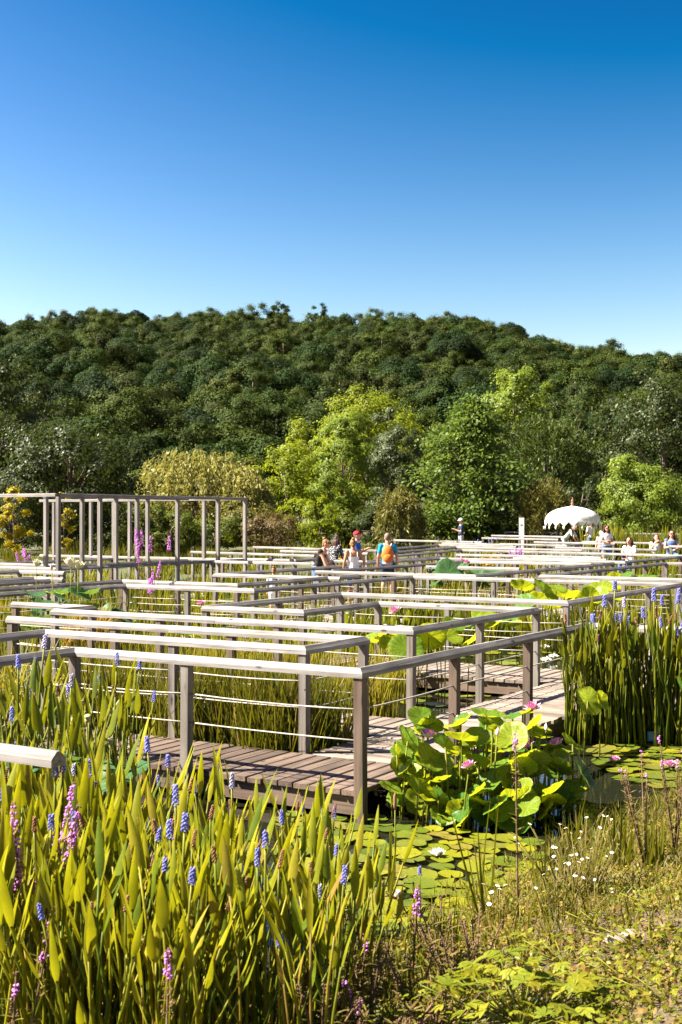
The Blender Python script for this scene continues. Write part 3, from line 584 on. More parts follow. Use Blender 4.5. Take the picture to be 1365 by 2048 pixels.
handrail([(21.6, 25.2), (16.7, 25.2)], 'straight white rail left of the woman in black, below the olive shrub')
handrail([(22.0, 29.4), (16.8, 29.4)], 'farthest white rail left of the people, under the olive shrub')
handrail([(17.5, 21.45), (14.9, 21.45), (14.9, 23.6)], 'white rail starting at the right end of the pergola, upper of the pair')
handrail([(16.35, 19.4), (12.9, 19.4)], 'white rail starting at the right end of the pergola, lower of the pair')
handrail([(20.8, 38.0), (16.8, 38.0)], 'far white rail below the walking man in the white cap')
handrail([(15.3, 36.7), (12.6, 36.7), (12.6, 38.3)], 'far rail with a dark corner post at the foot of the parasol')
handrail([(13.4, 40.7), (9.6, 40.7)], 'far white rail in front of the standing woman with sunglasses')
handrail([(18.7, 42.3), (15.2, 42.3)], 'far white rail left of the parasol, lowest of three')
handrail([(19.7, 45.5), (16.2, 45.5)], 'far white rail left of the parasol, middle of three')
handrail([(21.4, 50.8), (18.6, 50.8)], 'far white rail at the foot of the white sign')
handrail([(16.0, 51.9), (11.0, 51.9)], 'farthest white rail right of the parasol behind the women')
handrail([(2.6, -3.86), (-0.43, -3.86)], 'thick rail end jutting in at the left edge among the nearest pickerelweed', ropes=False, sp=1.5, last=False)

handrail([(10.2, 26.4), (7.4, 26.4)], 'short far white rail just behind the rail that turns away near the sitting women')
handrail([(13.0, 28.2), (8.2, 28.2)], 'far white rail crossing left of the seated mother, below the magenta flowers')
handrail([(12.3, 35.0), (8.6, 35.0)], 'far white rail at the knees of the seated mother')
handrail([(9.0, 38.2), (5.4, 38.2)], 'far white rail at the feet of the two sitting women')
handrail([(19.4, 27.4), (16.0, 27.4)], 'far white rail directly behind the woman in the black top')
handrail([(13.6, 21.6), (12.6, 21.6), (12.6, 26.5)], 'dark far rail between the red-capped man and the orange backpack')
handrail([(9.4, 19.2), (7.0, 19.2)], 'short white rail right of the man with the orange backpack')
handrail([(4.6, 27.6), (2.6, 27.6)], 'short white rail at the right edge below the sitting women')
handrail([(17.6, 36.2), (14.6, 36.2)], 'far white rail behind the blue far pickerelweed')
handrail([(14.9, 39.2), (11.6, 39.2)], 'far white rail crossing the parasol pole')

# ------------------------------------------------------------------ tall timber pergola at left
pg = thing('pergola', 'tall open timber pergola frame over the boardwalk at left', 'pergola', (*G(16.35, 13.4), 0)); PB = pg.location.copy()
PZ = 2.78
def pp(a, b, z): x, y = G(a, b); return Vector((x, y, z)) - PB
pm = MB().box((0, 0, 0.5), (0.092, 0.092, 1.0)).build('post', 'perg')
for a, b in [(16.35, 13.4 + q) for q in (0, 1.45, 2.85, 4.5, 6.3, 7.6)] + [(17.65, 13.4 + q) for q in (0.9, 2.2, 3.5, 4.8)] + [(16.35 + q, 21.0) for q in (1.5, 4.4, 5.05, 6.0, 7.6)] + [(19.4, 13.4)]:
    obj('post', pm, pg, pp(a, b, -0.4), (0, 0, ANG_U), (1, 1, PZ - 0.08 + 0.4))
SQ = [(-0.055, -0.08), (-0.055, -0.012), (-0.043, 0.0), (0.043, 0.0), (0.055, -0.012), (0.055, -0.08)]
for nm, z, pr in (('top_beam', PZ, SQ), ('rail', 1.0, PROF)):
    rail_seg(pp(21.5, 13.4, z), pp(16.35, 13.4, z), None, -math.pi / 2, pr, 'pergx', nm, pg)
    rail_seg(pp(16.35, 13.4, z), pp(16.35, 21.0, z), -math.pi / 2, math.pi / 2, pr, 'pergx', nm, pg)
    rail_seg(pp(16.35, 21.0, z), pp(24.5, 21.0, z), math.pi / 2, None, pr, 'pergx', nm, pg)
    rail_seg(pp(17.65, 14.3, z - 0.002), pp(17.65, 19.9, z - 0.002), None, None, pr, 'pergx', nm, pg)

# ------------------------------------------------------------------ people
def m_plain(k, c, rough=0.8, var=0.1): M[k] = plain(k, c, rough, var, 12, 0.15); return k
SK = m_plain('skin', (0.50, 0.27, 0.18), 0.55); SKT = m_plain('tanned_skin', (0.44, 0.21, 0.12), 0.5)
HB = m_plain('dark_brown_hair', (0.045, 0.022, 0.014), 0.5); HL = m_plain('light_brown_hair', (0.20, 0.11, 0.05), 0.5); HG = m_plain('grey_hair', (0.16, 0.12, 0.095), 0.6)
for k, c in (('black_cloth', (0.018, 0.018, 0.02)), ('royal_blue_cloth', (0.02, 0.09, 0.42)), ('teal_cloth', (0.01, 0.24, 0.42)), ('white_cloth', (0.78, 0.77, 0.75)), ('navy_cloth', (0.02, 0.035, 0.08)),
             ('denim_cloth', (0.08, 0.16, 0.32)), ('orange_cloth', (0.62, 0.16, 0.03)), ('red_cloth', (0.34, 0.025, 0.04)), ('khaki_cloth', (0.30, 0.25, 0.17)), ('pink_cloth', (0.62, 0.30, 0.34)), ('grey_cloth', (0.40, 0.40, 0.42)),
             ('brown_leather', (0.10, 0.05, 0.03)), ('glass_black', (0.01, 0.01, 0.012)), ('lip', (0.42, 0.12, 0.10)), ('pale_blue_cloth', (0.35, 0.48, 0.70))): m_plain(k, c)
def dots():
    m, nt, o = nodes('polka_dot_cloth'); tc = N(nt, 'ShaderNodeTexCoord'); vo = N(nt, 'ShaderNodeTexVoronoi', Scale=26.0); nt.links.new(tc.outputs['Object'], vo.inputs['Vector'])
    c = ramp(nt, vo.outputs['Distance'], [(0.26, (0.7, 0.7, 0.68)), (0.3, (0.014, 0.014, 0.016))]); p = N(nt, 'ShaderNodeBsdfPrincipled', Roughness=0.85); nt.links.new(c, p.inputs['Base Color']); nt.links.new(p.outputs[0], o.inputs[0]); return m
M['dots'] = dots()
STAND = dict(el=((-.24, .02, 1.14), (.24, .02, 1.14)), wr=((-.25, -.08, .90), (.25, -.08, .90)), kn=((-.10, -.02, .50), (.10, -.02, .50)), an=((-.11, .02, .09), (.11, .02, .09)), lean=0.0, pel=0.95)
PEOPLE = []
def body_src(P, H):
    mb = MB(); ln = P['lean']; pz = P['pel']; up = lambda h: Vector((0, -math.sin(ln) * h, pz + math.cos(ln) * h))
    J = dict(pel=up(0), waist=up(.16), chest=up(.36), neck=up(.53), head=up(.67) + Vector((0, -.025, 0)), sh=[up(.46) + Vector((s * .165, 0.01, 0)) for s in (-1, 1)])
    J['el'] = [Vector(e) for e in P['el']]; J['wr'] = [Vector(e) for e in P['wr']]; J['kn'] = [Vector(e) for e in P['kn']]; J['an'] = [Vector(e) for e in P['an']]
    J['hip'] = [up(-.02) + Vector((s * .088, 0, 0)) for s in (-1, 1)]
    rings = [(-.09, .13, .11), (0, .165, .12), (.10, .145, .105), (.18, .13, .095), (.28, .15, .11), (.38, .17, .115), (.45, .15, .095), (.50, .075, .065), (.58, .052, .055)]
    vv = []; n = 14
    for h, rx, ry in rings:
        c = up(h); 
        for k in range(n): vv.append(c + Vector((rx * math.cos(6.2832 * k / n), ry * math.sin(6.2832 * k / n), 0)))
    ff = [(i * n + k, i * n + (k + 1) % n, (i + 1) * n + (k + 1) % n, (i + 1) * n + k) for i in range(len(rings) - 1) for k in range(n)] + [tuple(range(n))[::-1], tuple((len(rings) - 1) * n + k for k in range(n))]
    mb.add(vv, ff); hd = J['head']
    mb.ball(hd, (.076, .095, .115), 0, 14, 10); mb.ball(hd + Vector((0, -.035, -.06)), (.052, .055, .055), 0, 10, 8); mb.ball(hd + Vector((0, -.1, -.015)), (.014, .022, .024), 0, 8, 6)
    for s in (-1, 1): mb.ball(hd + Vector((s * .079, .01, -.01)), (.014, .022, .032), 0, 8, 6)
    for i, s in enumerate((-1, 1)):
        mb.tube([J['sh'][i], J['el'][i]], [.052, .040], 10); mb.ball(J['sh'][i], .060, 0, 10, 8); mb.ball(J['el'][i], .042, 0, 8, 6)
        mb.tube([J['el'][i], J['wr'][i]], [.040, .028], 10)
        d = (J['wr'][i] - J['el'][i]).normalized(); sd = d.cross(Vector((0, 0, 1))); sd = sd.normalized() if sd.length > .2 else Vector((0, 1, 0))
        pc = J['wr'][i] + d * .045; mb.tube([J['wr'][i] - d * .02, pc, pc + d * .04], [.026, .034, .034], 8, sq=0.55 if False else None)
        for f, (o_, l_) in enumerate(((-.030, .060), (-.010, .072), (.011, .068), (.031, .052))):
            b = pc + d * .03 + sd * o_; mb.tube([b, b + d * l_ * .6 + sd * o_ * .25, b + d * l_ + sd * o_ * .35 + Vector((0, 0, -.012))], [.0105, .0100, .009], 6)
        b = pc - sd * .028; mb.tube([b, b - sd * .022 + d * .022, b - sd * .030 + d * .048], [.0125, .0115, .010], 6)
        mb.tube([J['hip'][i], J['kn'][i]], [.090, .060], 10); mb.ball(J['hip'][i], .095, 0, 10, 8); mb.ball(J['kn'][i], .060, 0, 8, 6)
        k2 = J['kn'][i].lerp(J['an'][i], .3) + Vector((0, .015, 0)); mb.tube([J['kn'][i], k2, J['an'][i]], [.055, .058, .037], 10)
        a = J['an'][i]; mb.ball(a + Vector((0, .02, -.03)), (.038, .045, .05), 0, 8, 6); mb.tube([a + Vector((0, 0, -.045)), a + Vector((s * .01, -.09, -.055)), a + Vector((s * .015, -.17, -.065))], [.042, .040, .026], 8)
    return mb, J
def seg_d(p, a, b):
    ab_ = b - a; t = max(0, min(1, (p - a).dot(ab_) / max(ab_.length_squared, 1e-9))); return (p - (a + ab_ * t)).length, t
def person(label, x, y, z, H, face, pose=None, skin='skin', top='white_cloth', bottom='denim_cloth', hem=0.08, sleeve=0.7, hair='dark_brown_hair', hstyle='short', cap=None, shades=False, neckline=.46, strap=False, pants=True, dress=False, group=None):
    PEOPLE.append(dict(locals()))
def build_people():
    dg_objs = []
    for q in PEOPLE:
        P = dict(STAND); P.update(q['pose'] or {}); mb, J = body_src(P, q['H']); me = mb.build('src', 'skin')
        o = bpy.data.objects.new('src', me); C.objects.link(o); r = o.modifiers.new('r', 'REMESH'); r.mode = 'VOXEL'; r.voxel_size = 0.0115; r.use_smooth_shade = True
        s = o.modifiers.new('s', 'SMOOTH'); s.factor = 0.5; s.iterations = 2; dg_objs.append((q, P, J, o))
    dg = bpy.context.evaluated_depsgraph_get(); done = []
    for q, P, J, o in dg_objs: done.append((q, P, J, bpy.data.meshes.new_from_object(o.evaluated_get(dg)), o))
    for q, P, J, me, o in done:
        bpy.data.objects.remove(o); s = q['H'] / 1.745
        t = thing('person', q['label'], 'person', (q['x'], q['y'], q['z']), q['face'], group=q['group']); t.scale = (s, s, s)
        me.name = 'body'; me.materials.clear(); me.materials.append(M[q['skin']]); obj('body', me, t)
        n = len(me.vertices); co = np.zeros(n * 3, np.float32); me.vertices.foreach_get('co', co); co = co.reshape(-1, 3); no = np.zeros(n * 3, np.float32); me.vertices.foreach_get('normal', no); no = no.reshape(-1, 3)
        up = lambda h: Vector((0, -math.sin(P['lean']) * h, P['pel'] + math.cos(P['lean']) * h)); ax = np.array((up(1) - up(0))); hh = (co - np.array(up(0))) @ ax
        reg = np.zeros(n, np.int8)   # 0 skin, 1 top, 2 bottom, 3 shoe
        for i in range(n):
            p = Vector(co[i]); ds = []
            for k in (0, 1):
                d1, t1 = seg_d(p, J['sh'][k], J['el'][k]); d2, t2 = seg_d(p, J['el'][k], J['wr'][k] + (J['wr'][k] - J['el'][k]).normalized() * .16); d3, t3 = seg_d(p, J['hip'][k], J['kn'][k]); d4, t4 = seg_d(p, J['kn'][k], J['an'][k])
                ds += [(d1 - .045, 'ua', t1), (d2 - .034, 'fa', t2), (d3 - .075, 'th', t3), (d4 - .05, 'ca', t4), ((p - (J['an'][k] + Vector((0, -.06, -.05)))).length - .09, 'ft', 0)]
            dt, tt = seg_d(p, J['pel'], J['chest'] + (J['neck'] - J['chest']) * .55); ds += [(dt - .125, 'to', tt), ((p - J['head']).length - .10, 'hd', 0), (seg_d(p, J['neck'], J['head'])[0] - .05, 'hd', 0)]
            d, b, u = min(ds)
            if b == 'ft': reg[i] = 3
            elif b == 'ua': reg[i] = 1 if u < q['sleeve'] and not q['strap'] else 0
            elif b == 'fa': reg[i] = 1 if q['sleeve'] > 1 and u < 0.7 else 0
            elif b == 'to': reg[i] = (1 if hh[i] > 0.0 else 2) if hh[i] < (q['neckline'] if not q['strap'] else .34) else 0
            elif b == 'th': reg[i] = 2 if p.z > q['hem'] else 0
            elif b == 'ca': reg[i] = 2 if p.z > q['hem'] else 0
            if q['dress'] and reg[i] == 2: reg[i] = 1
        fv = [tuple(f.vertices) for f in me.polygons]
        for r, nm, mt, off in ((1, 'shirt' if not q['dress'] else 'dress', q['top'], .014), (2, 'trousers' if q['hem'] < .3 else 'shorts', q['bottom'], .012), (3, 'shoes', 'brown_leather' if q['hem'] > .3 else 'grey_cloth', .008)):
            fs = [f for f in fv if all(reg[i] == r for i in f)]
            if not fs: continue
            ids = sorted({i for f in fs for i in f}); mp = {i: k for k, i in enumerate(ids)}; g2 = MB()
            g2.add([Vector(co[i]) + Vector(no[i]) * off for i in ids], [tuple(mp[i] for i in f) for f in fs]); obj(nm, g2.build(nm, mt, True), t)
        if q['strap']:
            g2 = MB()
            for sx in (-1, 1): g2.tube([up(.33) + Vector((sx * .09, .118, 0)), up(.44) + Vector((sx * .095, .10, 0)), up(.50) + Vector((sx * .085, .03, 0)), up(.47) + Vector((sx * .09, -.085, 0)), up(.33) + Vector((sx * .085, -.125, 0))], .010, 6)
            obj('straps', g2.build('straps', q['top']), t)
        hd = J['head']; g2 = MB(); g2.ball(hd + Vector((0, .022, .024)), (.082, .092, .108), 0, 14, 10)
        if q['hstyle'] == 'bun': g2.ball(hd + Vector((0, .06, .13)), (.05, .05, .045), 0, 10, 8); g2.ball(hd + Vector((0, .07, -.03)), (.06, .045, .07), 0, 10, 8)
        if q['hstyle'] == 'tail': g2.tube([hd + Vector((0, .10, .03)), hd + Vector((0, .15, -.04)), hd + Vector((.01, .12, -.20)), hd + Vector((0, .10, -.30))], [.03, .035, .03, .012], 8)
        if q['hstyle'] == 'long':
            for a_ in (-70, -45, -20, 0, 20, 45, 70):
                sx, sy = math.sin(R(a_)), math.cos(R(a_)); g2.tube([hd + Vector((sx * .06, sy * .06, .06)), hd + Vector((sx * .092, sy * .09 + .01, -.06)), hd + Vector((sx * .115, sy * .10 + .02, -.20)), hd + Vector((sx * .12, sy * .10 + .02, -.36 + abs(a_) * .001))], [.04, .045, .042, .016], 8)
        if q['hstyle'] == 'curly':
            q2 = random.Random(int(q['x'] * 100))
            for k in range(34):
                v = Vector((q2.gauss(0, 1), q2.gauss(.35, 1), q2.gauss(.2, 1))).normalized()
                if v.y < -.35 and v.z < .5: continue
                g2.ball(hd + Vector((v.x * .1, v.y * .1 + .02, v.z * .115)), .036, 0, 6, 5)
            for sx in (-1, 1): g2.tube([hd + Vector((sx * .08, .03, 0)), hd + Vector((sx * .11, .03, -.1)), hd + Vector((sx * .10, .03, -.19))], [.035, .045, .02], 7)
        obj('hair', g2.build('hair', q['hair'], True), t)
        g2 = MB(); 
        for sx in (-1, 1): g2.ball(hd + Vector((sx * .032, -.084, .012)), (.014, .010, .009), 0, 8, 6)
        obj('eyes', g2.build('eyes', 'glass_black', True), t); g2 = MB(); g2.ball(hd + Vector((0, -.084, -.058)), (.024, .010, .009), 0, 8, 6); obj('mouth', g2.build('mouth', 'lip', True), t)
        if q['shades']:
            g2 = MB()
            for sx in (-1, 1): g2.ball(hd + Vector((sx * .036, -.094, .012)), (.031, .012, .025), 0, 10, 6); g2.tube([hd + Vector((sx * .066, -.085, .015)), hd + Vector((sx * .083, .0, .012))], .005, 5)
            g2.tube([hd + Vector((-.03, -.1, .018)), hd + Vector((.03, -.1, .018))], .005, 5); obj('sunglasses', g2.build('sunglasses', 'glass_black', True), t)
        if q['cap']:
            g2 = MB(); n_ = 16; vv = []
            for j in range(6):
                ph = math.pi / 2 * j / 5; vv += [hd + Vector((.096 * math.cos(ph) * math.cos(6.2832 * k / n_), .016 + .108 * math.cos(ph) * math.sin(6.2832 * k / n_), .035 + .105 * math.sin(ph))) for k in range(n_)]
            g2.add(vv, [(j * n_ + k, j * n_ + (k + 1) % n_, (j + 1) * n_ + (k + 1) % n_, (j + 1) * n_ + k) for j in range(5) for k in range(n_)])
            bm = []
            for k in range(9):
                an = math.pi + math.pi * k / 8; bm += [hd + Vector((.094 * math.cos(an), .016 + .106 * math.sin(an), .038)), hd + Vector((.088 * math.cos(an), .0 + (.106 + .075 * abs(math.sin(an))) * math.sin(an), .028))]
            g2.add(bm + [v + Vector((0, 0, -.006)) for v in bm], [(2 * k, 2 * k + 1, 2 * k + 3, 2 * k + 2) for k in range(8)] + [(18 + 2 * k + 2, 18 + 2 * k + 3, 18 + 2 * k + 1, 18 + 2 * k) for k in range(8)])
            obj('cap', g2.build('cap', q['cap'], True), t)
LEAN = dict(lean=.35, el=((-.20, -.30, 1.02), (.20, -.30, 1.02)), wr=((-.07, -.50, 1.0), (.07, -.50, 1.0)), an=((-.11, .05, .09), (.11, .02, .09)))
PHONE = dict(el=((-.22, -.06, 1.14), (.22, -.08, 1.14)), wr=((-.10, -.30, 1.24), (.10, -.30, 1.24)))
HOLD = dict(el=((-.23, -.05, 1.14), (.23, -.05, 1.14)), wr=((.06, -.24, 1.06), (-.04, -.24, 1.14)))
WALK = dict(kn=((-.10, -.16, .53), (.10, .02, .50)), an=((-.10, -.16, .10), (.10, .30, .16)), el=((-.25, .12, 1.16), (.25, -.08, 1.15)), wr=((-.24, .10, .92), (.22, -.26, 1.02)))
SIT = dict(pel=.52, kn=((-.12, -.42, .50), (.12, -.42, .50)), an=((-.12, -.44, .09), (.12, -.40, .09)), el=((-.23, -.08, .74), (.23, -.08, .74)), wr=((-.06, -.26, .78), (.08, -.26, .70)))
SITH = dict(pel=.52, kn=((-.12, -.42, .50), (.12, -.42, .50)), an=((-.12, -.44, .09), (.12, -.40, .09)), el=((-.25, -.14, .78), (.23, -.12, .76)), wr=((-.06, -.16, 1.02), (.05, -.20, 1.03)))
RIDE = dict(el=((-.30, .02, 1.16), (.24, .02, 1.14)), wr=((-.34, -.16, .98), (.25, -.05, .90)))
PXY = lambda px, d: ((px - 682) / 2500 * d, d, rise(d))
def pp_(px, d): x, y, z = PXY(px, d); return dict(x=x, y=y, z=z)
person('woman with hair bun, sunglasses and black sleeveless top leaning on a rail', **pp_(634, 31.5), H=1.70, face=R(75), pose=LEAN, top='black_cloth', bottom='denim_cloth', sleeve=0.12, hair='light_brown_hair', hstyle='bun', shades=True, neckline=.42, hem=.55)
person('woman with long dark hair and polka-dot top seen from behind', **pp_(665, 36), H=1.70, face=R(150), pose=LEAN, top='dots', bottom='black_cloth', hstyle='long')
person('man in royal blue shirt and dark red cap', **pp_(713, 36.5), H=1.80, face=R(80), pose=PHONE, top='royal_blue_cloth', bottom='navy_cloth', cap='red_cloth', hair='grey_hair')
person('woman in white strappy top with bare back and tied-up hair', **pp_(706, 31.3), H=1.66, face=R(195), pose=RIDE, skin='tanned_skin', top='white_cloth', bottom='denim_cloth', strap=True, hair='light_brown_hair', hstyle='bun', hem=.5)
person('man in teal shirt carrying the orange backpack, seen from behind', **pp_(775, 33.0), H=1.79, face=R(178), pose=STAND, top='teal_cloth', bottom='navy_cloth', hair='grey_hair', hem=.5)
person('small child in white and pale blue top seen between the rails', **pp_(548, 27.2), H=1.12, face=R(165), top='pale_blue_cloth', bottom='white_cloth', hem=.62, hair='light_brown_hair', hstyle='bun')
person('man in navy shirt and white cap walking beside the layered tree', **pp_(922, 58), H=1.80, face=R(-80), pose=PHONE, top='navy_cloth', bottom='grey_cloth', cap='white_cloth', hair='grey_hair')
person('person in white shirt bending forward under the parasol', **pp_(1130, 56.5), H=1.72, face=R(60), pose=dict(lean=.8, el=((-.2, -.5, .98), (.2, -.5, .98)), wr=((-.12, -.62, .76), (.12, -.62, .76))), top='white_cloth', bottom='grey_cloth', hair='grey_hair', sleeve=.9)
person('person in white shirt standing beyond the right edge of the parasol', **pp_(1182, 57), H=1.72, face=R(-150), pose=HOLD, top='white_cloth', bottom='denim_cloth', hair='light_brown_hair')
person('curly-haired woman with sunglasses in white top standing behind a rail', **pp_(1213, 48), H=1.74, face=R(10), pose=HOLD, top='white_cloth', bottom='denim_cloth', hair='dark_brown_hair', hstyle='curly', shades=True, hem=.6)
person('small child in pink with white hat beside the curly-haired woman', **pp_(1202, 51), H=1.42, face=R(-20), top='pink_cloth', bottom='khaki_cloth', cap='white_cloth', hair='light_brown_hair')
person('seated dark-haired mother in white top holding a baby', **pp_(1259, 43.5), H=1.92, face=R(-40), pose=SIT, top='white_cloth', bottom='denim_cloth', hstyle='long')
person('woman with long brown hair sitting among reeds, hand at her mouth', **pp_(1312, 47), H=1.9, face=R(5), pose=SITH, top='white_cloth', bottom='denim_cloth', hstyle='long', sleeve=.3)
person('long-haired woman with sunglasses and denim blue top at the right edge', **pp_(1343, 48), H=2.05, face=R(-5), pose=SIT, top='denim_cloth', bottom='denim_cloth', hair='dark_brown_hair', hstyle='long', shades=True, sleeve=.1)
person('baby in dark clothes held on the seated mother\'s lap', x=PX(1247, 43.2), y=43.2, z=rise(43.2) + .34, H=0.85, face=R(40), pose=SIT, top='navy_cloth', bottom='navy_cloth', hair='dark_brown_hair')
build_people()
# benches the sitting women use
for lb, px_, d_ in (('low wooden bench under the seated mother', 1259, 43.62), ('wooden bench of the woman with her hand at her mouth', 1312, 47.1), ('wooden bench of the woman with sunglasses at the right edge', 1343, 48.1)):
    x, y, z = PXY(px_, d_); t = thing('bench', lb, 'bench', (x, y, z)); mb = MB(); mb.box((0, 0, .41), (.6, .36, .05)); obj('seat', mb.build('seat', 'post'), t)
    for sx in (-1, 1): mb = MB(); mb.box((sx * .24, 0, .19), (.06, .3, .38)); obj('leg', mb.build('leg', 'post'), t)
# orange backpack on the man's back
x, y, z = PXY(775, 33.0); t = thing('backpack', 'orange backpack with pale straps on the back of the man in teal', 'backpack', (x - 0.0, y - 0.2, z + 1.2), R(-2))
mb = MB(); mb.ball((0, .02, .02), (.16, .09, .25), 0, 14, 10); obj('main_bag', mb.build('main_bag', 'orange_cloth', True), t)
mb = MB(); mb.ball((0, -.055, -.08), (.12, .05, .12), 0, 12, 8); obj('pocket', mb.build('pocket', 'orange_cloth', True), t)
mb = MB(); mb.ball((0, .0, -.2), (.14, .08, .05), 0, 12, 6); obj('base_panel', mb.build('base_panel', 'grey_cloth', True), t)
for s in (-1, 1):
    mb = MB(); mb.tube([(s * .07, .06, .24), (s * .10, .12, .30), (s * .11, .22, .31), (s * .115, .31, .24), (s * .12, .345, .08), (s * .13, .30, -.08)], .018, 6); obj('strap', mb.build('strap', 'grey_cloth', True), t)
mb = MB(); mb.tube([(-.03, -.0, .26), (0, 0, .30), (.03, 0, .26)], .008, 6); obj('carry_loop', mb.build('carry_loop', 'grey_cloth', True), t)
# white bag by the woman with the long hair
x, y, z = PXY(650, 35.6); t = thing('shoulder_bag', 'white shoulder bag beside the woman in polka dots', 'bag', (x, y - .1, z + 1.02))
mb = MB(); mb.ball((0, 0, 0), (.16, .08, .2), 0, 12, 8); obj('bag_body', mb.build('bag_body', 'white_cloth', True), t)
mb = MB(); mb.tube([(-.1, 0, .16), (-.04, 0, .36), (.06, .02, .42), (.12, .02, .34), (.1, 0, .15)], .014, 6); obj('strap', mb.build('strap', 'white_cloth', True), t)

# ------------------------------------------------------------------ white fringed parasol
x, y, z = PXY(1145, 54.0); um = thing('parasol', 'large white dome parasol with pointed fringe and carved finial', 'parasol', (x, y, z - 0.02))
M['canvas'] = leafm('white_canvas', [(0.78, 0.77, 0.74), (0.80, 0.79, 0.76)], (0.6, 0.58, 0.52), 0.2, 0.8, island=False, spec=0.1)
RU, ZR, ZT = 1.2, 1.80, 2.43; n = 32; prof = [(1.0, 0), (.975, .2), (.9, .42), (.76, .63), (.56, .8), (.33, .91), (.14, .97), (.06, 1.0)]; mb = MB()
mb.v = [tuple((RU * r * (1 - .035 * (k % 4 == 2) - .018 * (k % 2)) * math.cos(6.2832 * k / n), RU * r * (1 - .035 * (k % 4 == 2) - .018 * (k % 2)) * math.sin(6.2832 * k / n), ZR + (ZT - ZR) * h)) for r, h in prof for k in range(n)]
mb.f = [(j * n + k, j * n + (k + 1) % n, (j + 1) * n + (k + 1) % n, (j + 1) * n + k) for j in range(len(prof) - 1) for k in range(n)]; mb.m = [0] * len(mb.f)
obj('canopy', mb.build('canopy', 'canvas', True), um)
for k in range(20):
    a0, a1 = 6.2832 * k / 20, 6.2832 * (k + 1) / 20; am = (a0 + a1) / 2; mb = MB(); q = lambda a, r, z_: (r * math.cos(a), r * math.sin(a), z_)
    mb.add([q(a0, RU, ZR), q(a1, RU, ZR), q(a1, RU + .01, ZR - .045), q(am, RU + .02, ZR - .24), q(a0, RU + .01, ZR - .045)], [(0, 4, 3, 2, 1)])
    v = obj('valance', mb.build('valance', 'canvas'), um)
    mb = MB(); mb.tube([q(am, RU + .02, ZR - .23), q(am, RU + .02, ZR - .30), q(am, RU + .02, ZR - .38)], [.012, .026, .018], 6); obj('tassel', mb.build('tassel', 'canvas', True), v)
for k in range(8):
    a = 6.2832 * k / 8; mb = MB(); mb.tube([(0, 0, ZT - .06), (RU * .55 * math.cos(a), RU * .55 * math.sin(a), ZR + (ZT - ZR) * .72), (RU * .98 * math.cos(a), RU * .98 * math.sin(a), ZR + .02)], .014, 5); obj('rib', mb.build('rib', 'brown_leather'), um)
mb = MB(); mb.tube([(0, 0, -.25), (0, 0, ZT)], .03, 10); obj('pole', mb.build('pole', 'brown_leather', True), um)
mb = MB(); zz = [0, .03, .06, .10, .14, .17, .21, .26, .30, .35, .40]; rr = [.12, .11, .05, .07, .08, .04, .05, .06, .028, .02, .004]
mb.tube([(0, 0, ZT - .01 + q) for q in zz], rr, 12); M['finial'] = plain('carved_wood', (0.22, 0.11, 0.05), 0.5, 0.2, 20); obj('finial', mb.build('finial', 'finial', True), um)
# white information post with a green leaf emblem
x, y, z = PXY(1043, 60.5); sg = thing('sign_post', 'narrow white information post with green emblem left of the parasol', 'sign', (x, y, z - .05), R(-8))
mb = MB(); mb.box((0, 0, .9), (.25, .05, 1.86)); obj('panel', mb.build('panel', 'white_cloth'), sg)
M['emblem'] = plain('green_print', (0.10, 0.30, 0.08), 0.6, 0.1, 8); mb = MB()
for a_ in (-38, 0, 38):
    c, s = math.sin(R(a_)), math.cos(R(a_)); mb.add([(0, -.028, 1.42), (c * .06 - s * .02, -.028, 1.42 + s * .06 + c * .02), (c * .12, -.028, 1.42 + s * .12), (c * .06 + s * .02, -.028, 1.42 + s * .06 - c * .02)], [(0, 1, 2, 3)])
obj('emblem', mb.build('emblem', 'emblem'), sg)
#@@PLANTS
# ------------------------------------------------------------------ plant building blocks
def blade(mb, p0, d0, nrm, L, wmax, bend=0.0, rows=6, shape=None, fold=0.25, mi=0):
    """a leaf blade strip, 3 verts a row; bends towards nrm"""
    p = Vector(p0); d = Vector(d0).normalized(); n = Vector(nrm); n = (n - d * n.dot(d)).normalized(); s = d.cross(n); vv = []
    for i in range(rows + 1):
        t = i / rows; w = wmax * (shape(t) if shape else math.sin(math.pi * (0.08 + 0.92 * t)) ** 0.8)
        vv += [p + s * w / 2 + n * abs(w) * fold, p, p - s * w / 2 + n * abs(w) * fold]
        d = (d + n * bend / rows).normalized(); n = (n - d * n.dot(d)).normalized(); p = p + d * (L / rows)
    ff = []
    for i in range(rows): b = i * 3; ff += [(b, b + 1, b + 4, b + 3), (b + 1, b + 2, b + 5, b + 4)]
    mb.add(vv, ff, mi)
LANCE = lambda t: (0.45 + 2.2 * t if t < 0.25 else 1.0 - ((t - 0.25) / 0.75) ** 1.7) if t > 0.02 else 0.28
def pick_leaf(seed, mat):
    q = random.Random(seed); mb = MB(); lean = q.uniform(0.02, 0.22); hs = q.uniform(0.66, 0.80); an = q.uniform(-.5, .5)
    pts = [Vector((lean * (t ** 1.6), 0.03 * math.sin(t * 3) * q.uniform(-1, 1), hs * t)) for t in (0, .25, .5, .75, 1)]
    mb.tube(pts, [.0085, .0078, .007, .0062, .0045], 5); d = pts[-1] - pts[-2]
    blade(mb, pts[-1] - d.normalized() * .01, d + Vector((q.uniform(-.1, .16), q.uniform(-.1, .1), 0)) * d.length, Vector((math.cos(an), math.sin(an), 0.1)), q.uniform(.19, .30), q.uniform(.030, .050), q.uniform(-.25, .35), 7, LANCE, q.uniform(.12, .32))
    return mb.build('leaf', mat, True)
